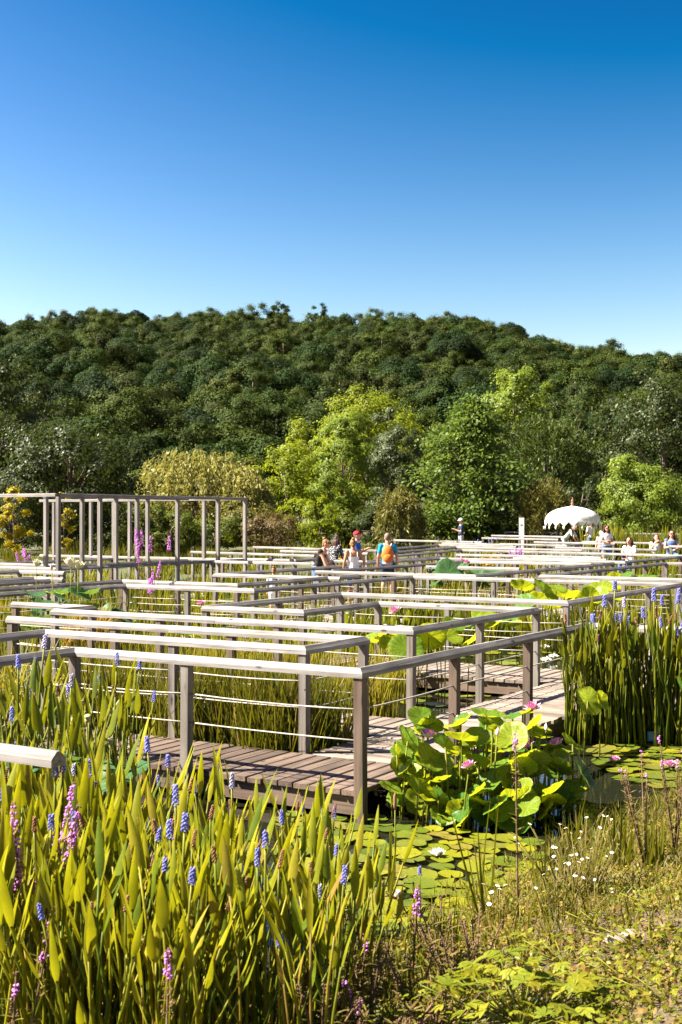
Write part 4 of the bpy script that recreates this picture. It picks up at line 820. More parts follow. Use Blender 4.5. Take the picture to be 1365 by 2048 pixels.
def spike(seed, mat, bent=False, h=0.95):
    q = random.Random(seed); mb = MB(); lean = q.uniform(-.08, .12); b = 0.05 if bent else 0.0
    pts = [Vector((lean * t, 0, h * t)) for t in (0, .3, .6, .85, 1.0)]; mb.tube(pts, [.007, .0065, .006, .0055, .005], 5); L = q.uniform(.05, .085)
    ax = (Vector((lean, 0, h)).normalized() + Vector((b * 8 * q.uniform(.4, 1), b * q.uniform(-6, 6), 0))).normalized(); r = .008 if bent else q.uniform(.0095, .0125)
    for k in range(30 if not bent else 34):
        t = k / 30; an = k * 2.4; c = pts[-1] + ax * (L * t) + Vector((math.cos(an), math.sin(an), 0)) * r * (1 - .45 * t); mb.octa(c, (.0062 if not bent else .0052) * q.uniform(.8, 1.25), 1)
    blade(mb, pts[2], Vector((lean * .5 - .1, .05, h)), Vector((1, 0, 0)), .10, .03, .2, 4, LANCE, .3)
    return mb.build('flower_spike', ['stem', mat], True)
PL = [pick_leaf(100 + i, 'pick') for i in range(9)]; PLF = [pick_leaf(200 + i, 'pickfar') for i in range(7)]
M['lilac'] = plain('fading_lilac_petals', (0.34, 0.32, 0.48), 0.8, 0.25, 30)
SPB = [spike(300 + i, 'blue') for i in range(4)] + [spike(320, 'lilac')]; SPS = [spike(310 + i, 'seed', True, 0.9) for i in range(3)]
def pickerel(x, y, sc_, nleaf, where, group, leaves, pb=0.4, ps=0.3, fan=1.0, z=None, lo=(.78, 1.1)):
    hb, hs_ = rnd.random() < pb, rnd.random() < ps
    label = 'pickerelweed ' + ('with blue and brown spikes ' if hb and hs_ else 'with blue flower spike ' if hb else 'with brown seed spike ' if hs_ else 'without flowers ') + where
    t = thing('pickerelweed', label, 'plant', (x, y, WATER - 0.04 if z is None else z), group=group)
    for i in range(nleaf):
        a = rnd.uniform(0, 6.283); s = sc_ * rnd.uniform(*lo)
        obj('leaf', rnd.choice(leaves), t, (rnd.uniform(-.07, .07), rnd.uniform(-.07, .07), 0), (rnd.uniform(-.1, .1) * fan, rnd.uniform(-.06, .12) * fan, a), (s, s, s))
    if hb: s = sc_ * rnd.uniform(.86, 1.12); obj('flower_spike', rnd.choice(SPB), t, (rnd.uniform(-.06, .06), rnd.uniform(-.06, .06), 0), (rnd.uniform(-.09, .09), rnd.uniform(-.09, .09), rnd.uniform(0, 6.28)), (s, s, s))
    if hs_: s = sc_ * rnd.uniform(.82, 1.08); obj('seed_spike', rnd.choice(SPS), t, (rnd.uniform(-.06, .06), rnd.uniform(-.06, .06), 0), (rnd.uniform(-.12, .12), rnd.uniform(-.12, .12), rnd.uniform(0, 6.28)), (s, s, s))
def lotus_leaf(seed, mat):
    q = random.Random(seed); mb = MB(); n = 22; ph = [q.uniform(0, 6.28) for _ in range(3)]; am = q.uniform(.06, .2); fold = q.uniform(-.1, .35); vv = [Vector((0, 0, 0))]
    for j, r in enumerate((.33, .66, .88, 1.0)):
        for k in range(n):
            an = 6.2832 * k / n; rr = r * (1 + (.05 * math.sin(3 * an + ph[0]) + .035 * math.sin(5 * an + ph[1])) * r)
            z = .16 * r ** 1.6 + am * r * r * math.sin(2 * an + ph[2]) + .05 * r * math.sin(7 * an + ph[0]) + fold * (rr * math.cos(an)) ** 2 - (.10 if j == 3 else 0) * q.uniform(.2, 1) + .012 * (k % 2)
            vv.append(Vector((rr * math.cos(an), rr * math.sin(an), z)))
    ff = [(0, 1 + k, 1 + (k + 1) % n) for k in range(n)]
    for j in range(3): b = 1 + j * n; ff += [(b + k, b + n + k, b + n + (k + 1) % n, b + (k + 1) % n) for k in range(n)]
    mb.add(vv, ff); return mb.build('leaf', mat, True)
LL = [lotus_leaf(400 + i, 'lotus') for i in range(8)]; LLD = [lotus_leaf(420 + i, 'lotusd') for i in range(5)]
def petal_flower(name, whorls, mats, centre=.2):
    """whorls: (count, tilt deg from up, length, width, material index)"""
    mb = MB()
    for w_, (n, tl, L, wd, mi) in enumerate(whorls):
        for k in range(n):
            an = 6.2832 * (k + .5 * (w_ % 2)) / n + .1 * math.sin(k * 5); t = R(tl + 8 * math.sin(k * 3.7)); o = Vector((math.cos(an), math.sin(an), 0))
            d = o * math.sin(t) + Vector((0, 0, math.cos(t))); blade(mb, o * .08, d, Vector((0, 0, 1)) - o * .4, L, wd, .55, 4, lambda t: math.sin(math.pi * (0.12 + 0.86 * t)) ** .8, .22, mi)
    mb.ball((0, 0, .16), (centre, centre, .16), len(mats) - 1, 10, 6); return mb.build(name, mats, True)
FL_WHITE = petal_flower('petals', [(10, 76, 1.0, .38, 0), (9, 52, .92, .36, 0), (7, 28, .8, .3, 0)], ['white', 'yellowc'])
FL_PINK = petal_flower('petals', [(12, 84, 1.0, .42, 1), (11, 62, .95, .4, 0), (9, 40, .85, .36, 0), (7, 20, .7, .3, 0)], ['pink', 'palepink', 'yellowc'])
FL_PALE = petal_flower('petals', [(12, 80, 1.0, .42, 0), (11, 58, .95, .4, 1), (9, 38, .85, .36, 1)], ['palepink', 'pink', 'yellowc'])
FL_CREAM = petal_flower('petals', [(9, 60, 1.0, .5, 0), (8, 38, 1.0, .5, 0), (6, 20, .9, .45, 0)], ['cream', 'yellowc'])
mb = MB(); mb.tube([(0, 0, 0), (0, 0, .3), (0, 0, .8), (0, 0, 1.3)], [.1, .3, .28, .02], 8); BUD = mb.build('flower_bud', 'palepink', True)
mb = MB(); mb.tube([(0, 0, 0), (0, 0, .3), (0, 0, .9), (0, 0, 1.0)], [.1, .25, .5, .42], 9); POD = mb.build('seed_pod', 'podg', True)
def lotus_stalk(t, x, y, z, top, nm='stalk'):
    mb = MB(); a, b = rnd.uniform(-.06, .06), rnd.uniform(-.06, .06); o = t.location
    mb.tube([(x + a - o.x, y + b - o.y, WATER - .1 - o.z), (x + a * .6 - o.x, y + b * .6 - o.y, (z + WATER) / 2 - o.z), (x - o.x, y - o.y, z - o.z)], .006 if top else .0075, 5); return obj(nm, mb.build(nm, 'stem', True), t)
def lotus(label, cx_, cy_, rx, ry, n, zr, rad, flowers=(), mats=None, tilt=.55, pods=0, group=None, face=(-.15, -.45), low=0):
    t = thing('lotus', label, 'lotus', (cx_, cy_, WATER), group=group); leaves = mats or LL
    for i in range(n):
        r = math.sqrt((i + .5) / n); an = i * 2.4 + rnd.uniform(-.3, .3); x, y = cx_ + rx * r * math.cos(an), cy_ + ry * r * math.sin(an)
        z = zr[0] + (zr[1] - zr[0]) * min(1, rnd.uniform(.08, 1) ** .8 * (.35 + .75 * math.sqrt(1 - r * r)) + (.12 if y > cy_ else 0)); s = rad * rnd.uniform(.62, 1.15)
        lf = obj('leaf', rnd.choice(leaves), t, (x - cx_, y - cy_, z - WATER), (rnd.uniform(-.35, .35) - tilt * r * math.sin(an) - face[1] * tilt, rnd.uniform(-.35, .35) + tilt * r * math.cos(an) + face[0], rnd.uniform(0, 6.28)), (s, s, s))
        if z > WATER + .06: lotus_stalk(t, x, y, z, False)
    for i in range(low):
        an = rnd.uniform(math.pi * .95, math.pi * 2.05); r = rnd.uniform(.55, 1.08); x, y = cx_ + rx * r * math.cos(an), cy_ + ry * r * math.sin(an); z = WATER + rnd.uniform(.02, .24); s = rad * rnd.uniform(.6, 1.0)
        obj('leaf', rnd.choice(leaves), t, (x - cx_, y - cy_, z - WATER), (rnd.uniform(.3, 1.0), rnd.uniform(-.5, .5), rnd.uniform(0, 6.28)), (s, s, s)); lotus_stalk(t, x, y, z, False)
    for (kind, x, y, z, s) in flowers:
        z += .02
        obj('flower' if kind in ('P', 'L', 'C') else 'flower_bud', {'P': FL_PINK, 'L': FL_PALE, 'C': FL_CREAM, 'B': BUD}[kind], t, (x - cx_, y - cy_, z - WATER), (rnd.uniform(.0, .5), rnd.uniform(-.3, .3), rnd.uniform(0, 6)), (s, s, s)); lotus_stalk(t, x, y, z, True)
    for i in range(pods):
        x, y = cx_ + rx * rnd.uniform(-1, 1), cy_ + ry * rnd.uniform(-1, 1); z = zr[1] + rnd.uniform(-.05, .3); obj('seed_pod', POD, t, (x - cx_, y - cy_, z - WATER), (rnd.uniform(-.6, .6), rnd.uniform(-.6, .6), 0), (.05, .05, .06)); lotus_stalk(t, x, y, z, True)
    return t
def pxz(px, py, d): return ((px - 682) / 2500 * d, d, 2.2 - (py - 1035) * d / 2500)
lotus('large lotus clump with pink flowers beside the nearest handrail', 1.20, 10.3, .78, .55, 104, (-.2, .54), .13,
      [('L', *pxz(855, 1480, 10.1), .085), ('P', *pxz(1065, 1424, 10.7), .085), ('P', *pxz(1052, 1500, 10.0), .075), ('P', *pxz(938, 1540, 9.75), .07), ('P', *pxz(1112, 1494, 10.2), .07), ('B', *pxz(912, 1446, 10.4), .04), ('B', *pxz(994, 1476, 10.0), .05), ('B', *pxz(1092, 1466, 10.3), .05)], tilt=.7, low=48)
lotus('pair of bright lotus leaves standing before the tall right pickerelweed', *pxz(1192, 1412, 12.6)[:2], .1, .1, 2, (.30, .36), .15, tilt=.9, face=(-.5, -1.1))
lotus('bright lotus leaf cut by the right edge beside the tall pickerelweed', *pxz(1362, 1385, 12.6)[:2], .05, .05, 1, (.42, .45), .16, tilt=.9, face=(-.5, -1.1))
lotus('bluish green lotus leaves with seed pods at the left edge', -2.02, 8.7, .62, .45, 13, (.1, .55), .24, mats=LLD, tilt=.5, pods=15)
lotus('big lotus clump with creamy white flowers below the pergola', PX(140, 20), 20.0, 1.0, .6, 20, (.3, .95), .25, [('C', *pxz(142, 1138, 19.6), .17), ('C', *pxz(72, 1135, 19.8), .12), ('B', *pxz(104, 1142, 19.6), .08), ('C', *pxz(155, 1140, 20), .14)], mats=LLD + LL[:2])
lotus('lotus clump with one pink flower in the middle basin', PX(835, 16.4), 16.4, .75, .5, 16, (.35, .85), .22, [('P', *pxz(792, 1228, 16.3), .1)])
lotus('few small bright lotus leaves behind the middle railing corner', PX(985, 19.2), 19.2, .35, .25, 6, (.45, .68), .17)
lotus('lotus leaves in the basin behind the zigzag rail, left of the tall pickerelweed', PX(1135, 22.5), 22.5, 1.0, .6, 14, (.5, 1.0), .27)
lotus('lotus leaves with small pink flowers right of the orange backpack', PX(935, 31), 31.0, 1.1, .6, 14, (.5, 1.0), .32, [('P', *pxz(935, 1128, 30.8), .1), ('P', *pxz(925, 1124, 31.2), .09)], mats=LLD)
lotus('single pink lotus left of the child, over yellowish leaves', PX(395, 20.5), 20.5, .5, .3, 6, (.0, .3), .2, [('P', *pxz(402, 1212, 20.3), .09)])
lotus('lotus leaves below the far dark rail towards the right edge', PX(1270, 26), 26.0, .5, .3, 5, (.7, 1.0), .3)
# lily pads and water lilies
def pad_mesh(seed):
    q = random.Random(seed); mb = MB(); n = 20; vv = [Vector((.06, 0, 0))]; g_ = .16
    for j, r in enumerate((.6, 1.0)):
        for k in range(n + 1):
            an = g_ + (6.2832 - 2 * g_) * k / n; rr = r * (1 + .03 * math.sin(3 * an + seed) * r); vv.append(Vector((rr * math.cos(an), rr * math.sin(an), .0 + (.035 * math.sin(4 * an + seed) + .03 + .10 * max(0, math.sin(an * 1.0 + seed * 2) - .75)) * (j == 1))))
    m_ = n + 1; ff = [(0, 1 + k, 2 + k) for k in range(n)] + [(1 + k, 1 + m_ + k, 2 + m_ + k, 2 + k) for k in range(n)]
    mb.add(vv, ff); return mb.build('lily_pad', 'pad', True)
PADS = [pad_mesh(i) for i in range(5)]
def inpoly(x, y, P):
    c = False
    for (x0, y0), (x1, y1) in zip(P, P[1:] + P[:1]):
        if (y0 > y) != (y1 > y) and x < (x1 - x0) * (y - y0) / (y1 - y0) + x0: c = not c
    return c
def wat(px, py): d = (2.2 - WATER) * 2500 / (py - 1035); return ((px - 682) / 2500 * d, d)
def on_deck(x, y, m=0.1):
    a, b = to_ab(x, y); return any(a0 - m < a < a1 + m and b0 - m < b < b1 + m for a0, a1, b0, b1 in DECKS)
def pads(poly, n, rmin, rmax, sep, label, group):
    P = [wat(*p) for p in poly]; xs_ = [p[0] for p in P]; ys_ = [p[1] for p in P]; got = []
    for _ in range(n * 40):
        if len(got) >= n: break
        x, y = rnd.uniform(min(xs_), max(xs_)), rnd.uniform(min(ys_), max(ys_)); r = rnd.uniform(rmin, rmax)
        if not inpoly(x, y, P) or on_deck(x, y, .02) or any((x - a) ** 2 + (y - b) ** 2 < ((r + c) * sep) ** 2 for a, b, c in got): continue
        got.append((x, y, r)); obj('lily_pad', rnd.choice(PADS), None, (x, y, WATER + .010 + rnd.random() * .016), (rnd.uniform(-.06, .06), rnd.uniform(-.06, .06), rnd.uniform(0, 6.28)), (r, r, r), label=label(x, y, r), category='lily pad', group=group)
pads([(560, 1640), (620, 1612), (730, 1632), (800, 1648), (900, 1662), (1075, 1690), (1070, 1790), (980, 1850), (860, 1868), (700, 1868), (600, 1780)], 140, .08, .155, .76, lambda x, y, r: ('large' if r > .125 else 'small') + ' lily pad ' + ('under the nearest railing corner' if y > 9.3 and x < .5 else 'in front of the pink lotus clump' if y > 9.0 else 'around the large white water lily' if y > 8.3 else 'at the near edge of the front pool'), 'lily pads in the front pool')
pads([(1185, 1505), (1250, 1478), (1365, 1484), (1430, 1500), (1430, 1570), (1365, 1585), (1240, 1560)], 70, .09, .17, .68, lambda x, y, r: ('large' if r > .13 else 'small') + ' yellow lily pad ' + ('at the foot of the tall pickerelweed' if y > 12.5 else 'around the pink lilies at the right edge'), 'lily pads in the right pool')
pads([(870, 1300), (1110, 1290), (1120, 1400), (1000, 1425), (860, 1440), (700, 1440), (760, 1330)], 60, .11, .19, .78, lambda x, y, r: 'lily pad in the ' + ('far basin around the three white lilies' if y > 17.5 else 'open water beside the sunlit boardwalk'), 'lily pads in the middle basins')
pads([(240, 1310), (470, 1270), (500, 1330), (300, 1380)], 30, .12, .2, .8, lambda x, y, r: 'lily pad in the basin left of the yellow reeds', 'lily pads in the left basin')
def lily(label, px, py, s, fl, z=.02):
    x, y = wat(px, py); t = thing('water_lily', label, 'water lily', (x, y, WATER + z)); obj('petals', fl, t, scale=(s, s, s))
    mb = MB(); mb.tube([(0, 0, -.12), (0, 0, .1 * s)], .007, 5); obj('stalk', mb.build('stalk', 'stem'), t)
lily('large white water lily open in the front pool', 872, 1718, .075, FL_WHITE)
lily('white water lily near the purple spike at the bottom of the front pool', 790, 1800, .06, FL_WHITE)
lily('small pink and white lily by the nearest corner post', 785, 1622, .07, FL_PALE)
lily('bright pink water lily in the right edge pool, the left one', 1228, 1532, .065, FL_PINK, .05)
lily('bright pink water lily in the right edge pool, the right one', 1338, 1544, .085, FL_PINK, .05)
lily('white water lily behind the lotus path, upper of three', 1088, 1305, .12, FL_WHITE, .05)
lily('white water lily behind the lotus path, lower left of three', 1090, 1330, .13, FL_WHITE, .03)
lily('white water lily behind the lotus path, right of three', 1105, 1322, .12, FL_WHITE, .03)
# ------------------------------------------------------------------ pickerelweed beds
cnt = 0
while cnt < 150:
    y = 5.0 + 2.55 * rnd.random() ** .9; xr = .10; x = rnd.uniform(-.285 * y - .1, xr)
    if x > -.55 and rnd.random() < (.25 + .5 * (y - 5) / 2.5): continue
    pickerel(x, y, rnd.uniform(.90, 1.16) - max(0, x + .9) * .12 + (.08 if x < -1.2 else 0), rnd.choice((6, 7, 7)), ('at the bottom edge of the lower left bed' if y < 5.7 else 'in the middle of the lower left bed' if y < 6.7 else 'along the pond side of the lower left bed'), 'pickerelweed in the foreground bed', PL, .26, .32); cnt += 1
for px, d, s in ((660, 7.0, .95), (690, 6.6, .9), (820, 6.4, .72), (640, 6.2, .95), (610, 7.2, .9)):
    pickerel(PX(px, d), d, s, 3, 'standing alone at the edge of the front lily pool', 'stray pickerelweed by the front pool', PL, .6, .8)
cnt = 0
while cnt < 72:
    x = rnd.uniform(2.42, 4.35); y = rnd.uniform(13.3, 15.6)
    if on_deck(x, y, .12) or x < 2.42 + .28 * abs(y - 13.9) * .4: continue
    pickerel(x, y, rnd.uniform(1.28, 1.62), rnd.choice((6, 7)), ('in the front row of the tall right stand' if y < 14.1 else 'deep inside the tall right stand' if y < 14.9 else 'at the back of the tall right stand'), 'tall pickerelweed at the right edge', PLF, .45, .4, .8, lo=(.58, 1.12)); cnt += 1
cnt = 0
while cnt < 46:
    a = rnd.uniform(.9, 3.0); b = rnd.uniform(-2.7, -.35); x, y = G(a, b)
    if x < -.29 * y - .2 or x > -1.65: continue
    pickerel(x, y, rnd.uniform(1.05, 1.5), rnd.choice((3, 4, 5)), ('close to the shaded left handrails' if a > 2 else 'behind the near rail end at left'), 'pickerelweed at the left edge', PLF, .4, .2); cnt += 1
# ------------------------------------------------------------------ reed and iris clumps
def reed_clump(seed, mat, n, h, r, w=.014, bend=.5, rows=4):
    q = random.Random(seed); mb = MB()
    for i in range(n):
        an = q.uniform(0, 6.283); rr = r * math.sqrt(q.random()); L = h * q.uniform(.55, 1.1); o = Vector((math.cos(an), math.sin(an), 0))
        blade(mb, o * rr, Vector((q.gauss(0, .13), q.gauss(0, .13), 1)) + o * .08, Vector((q.uniform(-1, 1), q.uniform(-1, 1), .1)), L, w * q.uniform(.7, 1.5), q.uniform(0, bend), rows, lambda t: (1 - t ** 3) * .98 + .02, .15)
    return mb.build('reed_clump', mat, True)
RC = [reed_clump(500 + i, 'reed', 80, 1.15, .28, .016, .5, 5) for i in range(4)]
cnt = 0
for i in range(34):
    a = rnd.uniform(1.5, 4.5); b = rnd.uniform(1.38, 2.15); x, y = G(a, b)
    obj('reed_clump', RC[i % 4], None, (x, y, WATER - .05), (0, 0, rnd.uniform(0, 6.28)), rnd.uniform(.82, 1.05), label='clump of tall green reeds at the ' + ('right end' if a < 2.3 else 'middle' if a < 3.5 else 'left end') + ' of the bed behind the nearest handrail', category='reeds', group='reeds in the narrow bed')
RY = [reed_clump(520 + i, 'reedy', 70, 1.0, .3, .016, .5) for i in range(3)]
for i in range(24):
    a = rnd.uniform(2.4, 4.9); b = rnd.uniform(3.65, 4.8); x, y = G(a, b)
    obj('reed_clump', RY[i % 3], None, (x, y, WATER), (0, 0, rnd.uniform(0, 6.28)), rnd.uniform(.85, 1.05), label='clump of bright straw yellow reeds in the middle basin', category='reeds', group='yellow reeds in the middle basin')
for i, (px, py) in enumerate(((775, 1395), (800, 1385), (765, 1388))):
    x, y = wat(px, py); obj('reed_clump', RY[i % 3], None, (x, y, WATER), (0, 0, i), .8, label='thin yellow reed tuft standing in the open water beside the sunlit path', category='reeds', group='reed tuft in the open water')
FARC = [reed_clump(540 + i, m_, n_, h_, .5, w_, .5) for i, (m_, n_, h_, w_) in enumerate((('reed', 70, 1.0, .035), ('reed', 60, .85, .05), ('reedy', 60, .95, .03), ('pickfar', 46, .9, .07), ('pickfar', 50, 1.05, .06), ('reed', 80, .9, .028)))]
cnt = 0; y = 15.0; rows_ = []
while y < 47:
    st = .62 + (y - 15) * .035; x = -.285 * y - .3
    while x < .285 * y + .3:
        rows_.append((x + rnd.uniform(-.35, .35) * st, y + rnd.uniform(-.4, .4) * st, st)); x += st * (1.0 if y < 30 else 1.25)
    y += st * 1.15
for x, y, st in rows_:
    a, b = to_ab(x, y)
    if on_deck(x, y, .16) or (1.5 < a < 5.4 and 8.6 < b < 11.8) or (1.4 < a < 3.9 and 3.5 < b < 7.1) or (a < 1.6 and b < 9) or (3.8 < a < 5.5 and 5 < b < 8.6) or rnd.random() < .10: continue
    if y < 17 and x > 2: continue
    k = int((noise.noise((x * .3, y * .3, 2)) * .9 + .5) * 6 + rnd.uniform(-1.5, 1.5)) % 6; s = (.72 + st * .28) * rnd.uniform(.8, 1.08)
    zb = max(WATER, ground_z(x, y)) ; lab = ('clump of marsh plants growing between the rails before the people', 'marsh plants in the middle distance') if y < 30 else ('distant clump of marsh plants among the far white rails', 'marsh plants in the far distance')
    obj('marsh_plant', FARC[k], None, (x, y, zb - .03), (0, 0, rnd.uniform(0, 6.28)), (s, s, min(1.0, s) * (1.0 if y < 40 else .8)), label=lab[0], category='marsh plant', group=lab[1]); cnt += 1
# farther beds round the parasol
for lb, gp, px0, px1, d0, d1, n_, me_, s0, s1 in (('blue flowering far pickerelweed at the feet of the walking man', 'far pickerelweed by the walking man', 885, 1000, 49, 53, 16, [FARC[4], FARC[3]], .8, 1.1),
        ('tall reeds behind the two sitting women', 'reeds behind the sitting women', 1200, 1375, 54, 60, 34, [FARC[0], FARC[4], FARC[1]], 1.1, 1.7), ('leafy reeds in front of the two sitting women', 'reeds before the sitting women', 1270, 1372, 43.5, 46, 16, [FARC[4], FARC[2]], .9, 1.15),
        ('grey-green soft foliage under the parasol', 'grey foliage under the parasol', 1095, 1200, 47.5, 55, 20, [reed_clump(560, 'reedg', 90, .8, .5, .05, .9)], .8, 1.1), ('meadow tuft on the far bank below the trees', 'meadow tufts on the far bank', -20, 1080, 48, 60, 70, [FARC[0], FARC[5], FARC[1]], .7, 1.0)):
    for i in range(n_):
        d = rnd.uniform(d0, d1); x = PX(rnd.uniform(px0, px1), d)
        if on_deck(x, d, .1): continue
        s = rnd.uniform(s0, s1); obj('marsh_plant', me_[i % len(me_)], None, (x, d, ground_z(x, d) - .03), (0, 0, rnd.uniform(0, 6.28)), s, label=lb, category='marsh plant', group=gp)
for i in range(16):
    d = rnd.uniform(49, 52); x = PX(rnd.uniform(885, 1000), d); s = rnd.uniform(2.2, 3.0)
    mb = None; obj('blue_flower_spike', SPB[i % 4], None, (x, d, ground_z(x, d)), (rnd.uniform(-.1, .1), rnd.uniform(-.1, .1), 0), (s, s, rnd.uniform(.95, 1.2)), label='blue flower spike above the far pickerelweed by the walking man', category='flower', group='far blue flower spikes')
t = thing('dry_plant', 'spiky straw-coloured dry plant at the left edge by the white rails', 'plant', (PX(25, 14.5), 14.5, WATER)); 
for i in range(3): obj('leaves', reed_clump(580 + i, ['reedy', 'reedg', 'reedy'][i], 60, 1.15, .3, .02, 1.6, 6), t, (rnd.uniform(-.3, .3), rnd.uniform(-.2, .2), 0), (0, 0, i), (1, 1, 1))
t = thing('papyrus', 'rusty orange feathery papyrus right of the big lotus clump', 'plant', (PX(172, 19), 19.0, WATER))
for i in range(5): obj('plume', reed_clump(590 + i, 'papyrus', 90, .55, .08, .012, 2.4, 6), t, (rnd.uniform(-.35, .35), rnd.uniform(-.2, .2), rnd.uniform(.35, .75)), (rnd.uniform(-.4, .4), rnd.uniform(-.4, .4), 0), (1, 1, 1)); obj('stem', reed_clump(600 + i, 'papyrus', 10, 1.0, .1, .012, .2), t, (rnd.uniform(-.2, .2), 0, 0))
t = thing('flowering_shrub', 'orange and yellow flowering perennial among the far rails', 'plant', (PX(995, 44), 44.0, ground_z(PX(995, 44), 44))); V, cc = crown_round(70, (0, 0, .7), (.75, .4, .45), 20, 900, .16, .09)
M['orangef'] = leafm('orange_blossom', [(0.25, 0.24, 0.03), (0.5, 0.32, 0.05), (0.6, 0.2, 0.06)], (0.4, 0.3, 0.05), .3); obj('blossoms', poly_mesh('blossoms', V, 'orangef'), t)
# ------------------------------------------------------------------ purple loosestrife
def loosestrife(label, x, y, top, spikes, seed, fl=(.25, .9), z0=None, mat='magenta', h_dense=22, group=None, fr=1.0):
    q = random.Random(seed); z = max(WATER, ground_z(x, y)) if z0 is None else z0; t = thing('purple_loosestrife', label, 'flower', (x, y, z - .02), group=group); H = top - z
    for i in range(spikes):
        h = H * q.uniform(.78, 1.0) if i else H; lx, ly = q.gauss(0, .05) * spikes ** .5, q.gauss(0, .05) * spikes ** .5; mb = MB()
        pts = [Vector((lx * t_, ly * t_, h * t_)) for t_ in (0, .3, .6, .85, 1)]; mb.tube(pts, [.007, .006, .005, .004, .002], 5)
        for k in range(int(16 * H) + 8):
            t_ = q.uniform(.08, .8); an = k * 2.4; blade(mb, (lx * t_, ly * t_, h * t_), (math.cos(an), math.sin(an), .6), (0, 0, 1), .07 * q.uniform(.6, 1.2), .014, -.3, 3, None, .2, 1)
        obj('stem', mb.build('stem', ['dryst', 'grass'], True), t); mb = MB(); L = min(.34, H * .42)
        for k in range(int(h_dense * (1 + L * 4))):
            u = q.random(); t_ = 1 - L / h * u; vis = fl[0] <= u <= fl[1]; an = q.uniform(0, 6.28); r = .016 * fr * (.5 + u)
            c = Vector((lx * t_ + r * math.cos(an), ly * t_ + r * math.sin(an), h * t_)); mb.octa(c, (.0075 if vis else .0045) * fr * q.uniform(.7, 1.2), 0 if vis else 1)
        obj('flower_spike', mb.build('flower_spike', [mat, 'dryst'], True), t, kind='stuff')
loosestrife('thick cluster of magenta loosestrife at the left edge of the nearest bed', PX(62, 5.7), 5.7, .98, 6, 1, (.05, .8), h_dense=40)
loosestrife('single magenta spike at the left edge below the loosestrife cluster', PX(36, 5.2), 5.2, .62, 2, 2, (.2, .7))
loosestrife('faded loosestrife spike at the lower left corner', PX(18, 4.8), 4.8, .45, 2, 3, (.1, .5))
loosestrife('purple spike low among the stems of the nearest bed', PX(334, 4.75), 4.75, .58, 1, 4, (.05, .45), h_dense=40)
loosestrife('tiny purple spike at the bottom edge of the picture', PX(392, 4.6), 4.6, .36, 1, 5, (.1, .5))
loosestrife('purple spike before the front lily pool beside a broad green leaf', PX(824, 6.3), 6.3, .40, 1, 6, (.1, .8), h_dense=40)
loosestrife('tall thin loosestrife stem crossing the pink lotus clump', PX(1036, 7.3), 7.3, .96, 1, 7, (.0, .35), h_dense=36)
loosestrife('brownish loosestrife with few flowers at the right edge of the bank', PX(1290, 8.3), 8.3, .62, 5, 8, (.0, .1))
loosestrife('brown seeding loosestrife in the right edge bank, nearest the frame', PX(1350, 8.6), 8.6, .72, 5, 9, (.0, .16))
loosestrife('brown leafy stems left of the purple spike by the pool', PX(720, 6.0), 6.0, .25, 4, 10, (.0, .2))
loosestrife('small purple flower stem in the weeds under the pool', PX(726, 5.4), 5.4, .22, 2, 11, (.1, .6))
for i_, (px_, d_, tp_) in enumerate(((640, 5.2, .2), (690, 5.0, .1), (735, 5.6, .22), (780, 5.2, .12), (830, 5.7, .2), (870, 5.3, .14), (910, 5.9, .2), (660, 5.7, .3), (950, 6.2, .16), (800, 4.9, .12), (880, 6.4, .18))):
    loosestrife(('withered brown leafy stem in the dark weeds left of the bright lobed plant', 'withered brown stems at the bottom edge under the front pool', 'withered brown stems just below the front lily pads')[0 if d_ > 5.4 and px_ < 800 else 1 if d_ <= 5.4 else 2], PX(px_, d_), d_, tp_ + .1, 5, 30 + i_, (2, 3), group='withered stems on the near bank')
loosestrife('tall magenta loosestrife in front of the pergola posts', PX(288, 24), 24.0, 2.02, 5, 12, (.05, .95), fr=1.7, h_dense=34)
loosestrife('single magenta loosestrife spike right of the tall one at the pergola', PX(338, 24.5), 24.5, 1.88, 1, 13, (.1, .9), fr=1.7, h_dense=34)
loosestrife('low bushy magenta loosestrife above the twin white rails', PX(304, 23.4), 23.4, 1.42, 5, 14, (.05, .95), fr=1.6, h_dense=34)
loosestrife('magenta loosestrife among the far rails below the parasol', PX(1030, 40), 40.0, 1.25, 7, 15, (.05, .95), fr=2.4, h_dense=30)
loosestrife('dark violet flower spikes under the trees at the left edge', PX(50, 44), 44.0, 1.15, 5, 16, (.05, .95), fr=2.6, h_dense=26)
# ------------------------------------------------------------------ near bank: weeds, grass and flowers
def scatter_bank(n, seed, smin=-.15, smax=4.0):
    g_ = np.random.default_rng(seed); out = []
    while len(out) < n:
        x, y = g_.uniform(-2.6, 4.2), g_.uniform(3.9, 12.5); s = bank_s(x, y)
        if s < smin or s > smax or abs(x) > .3 * y + .4: continue
        out.append((x, y))
    return out
g = np.random.default_rng(77)
P2 = [p for p in scatter_bank(15000, 3, -.22) if noise.noise((p[0] * 1.3, p[1] * 1.3, 5)) > -.28 or g.random() < .25]
Z = np.array([max(ground_z(*p), WATER - .02) for p in P2]); P3 = np.column_stack([np.array(P2), Z]); n = len(P3)
edge = np.array([.8 if .2 < p[0] < 1.5 and bank_s(*p) < .6 else 1.3 if bank_s(*p) < .75 else (.75 if bank_s(*p) < 1.5 else .45) for p in P2]); L = .13 * edge * (.4 + 1.0 * g.random(n)); d1 = unit(g.normal(size=(n, 3)) * np.array([.35, .35, .1]) + np.array([0, 0, 1])); d2 = unit(d1 + g.normal(size=(n, 3)) * np.array([.4, .4, .1]) - np.array([0, 0, .15]))
S = unit(np.cross(d1, g.normal(size=(n, 3)))) * (.0032 + .0035 * g.random((n, 1))); A = P3 + d1 * L[:, None] * .55; B = A + d2 * L[:, None] * .45
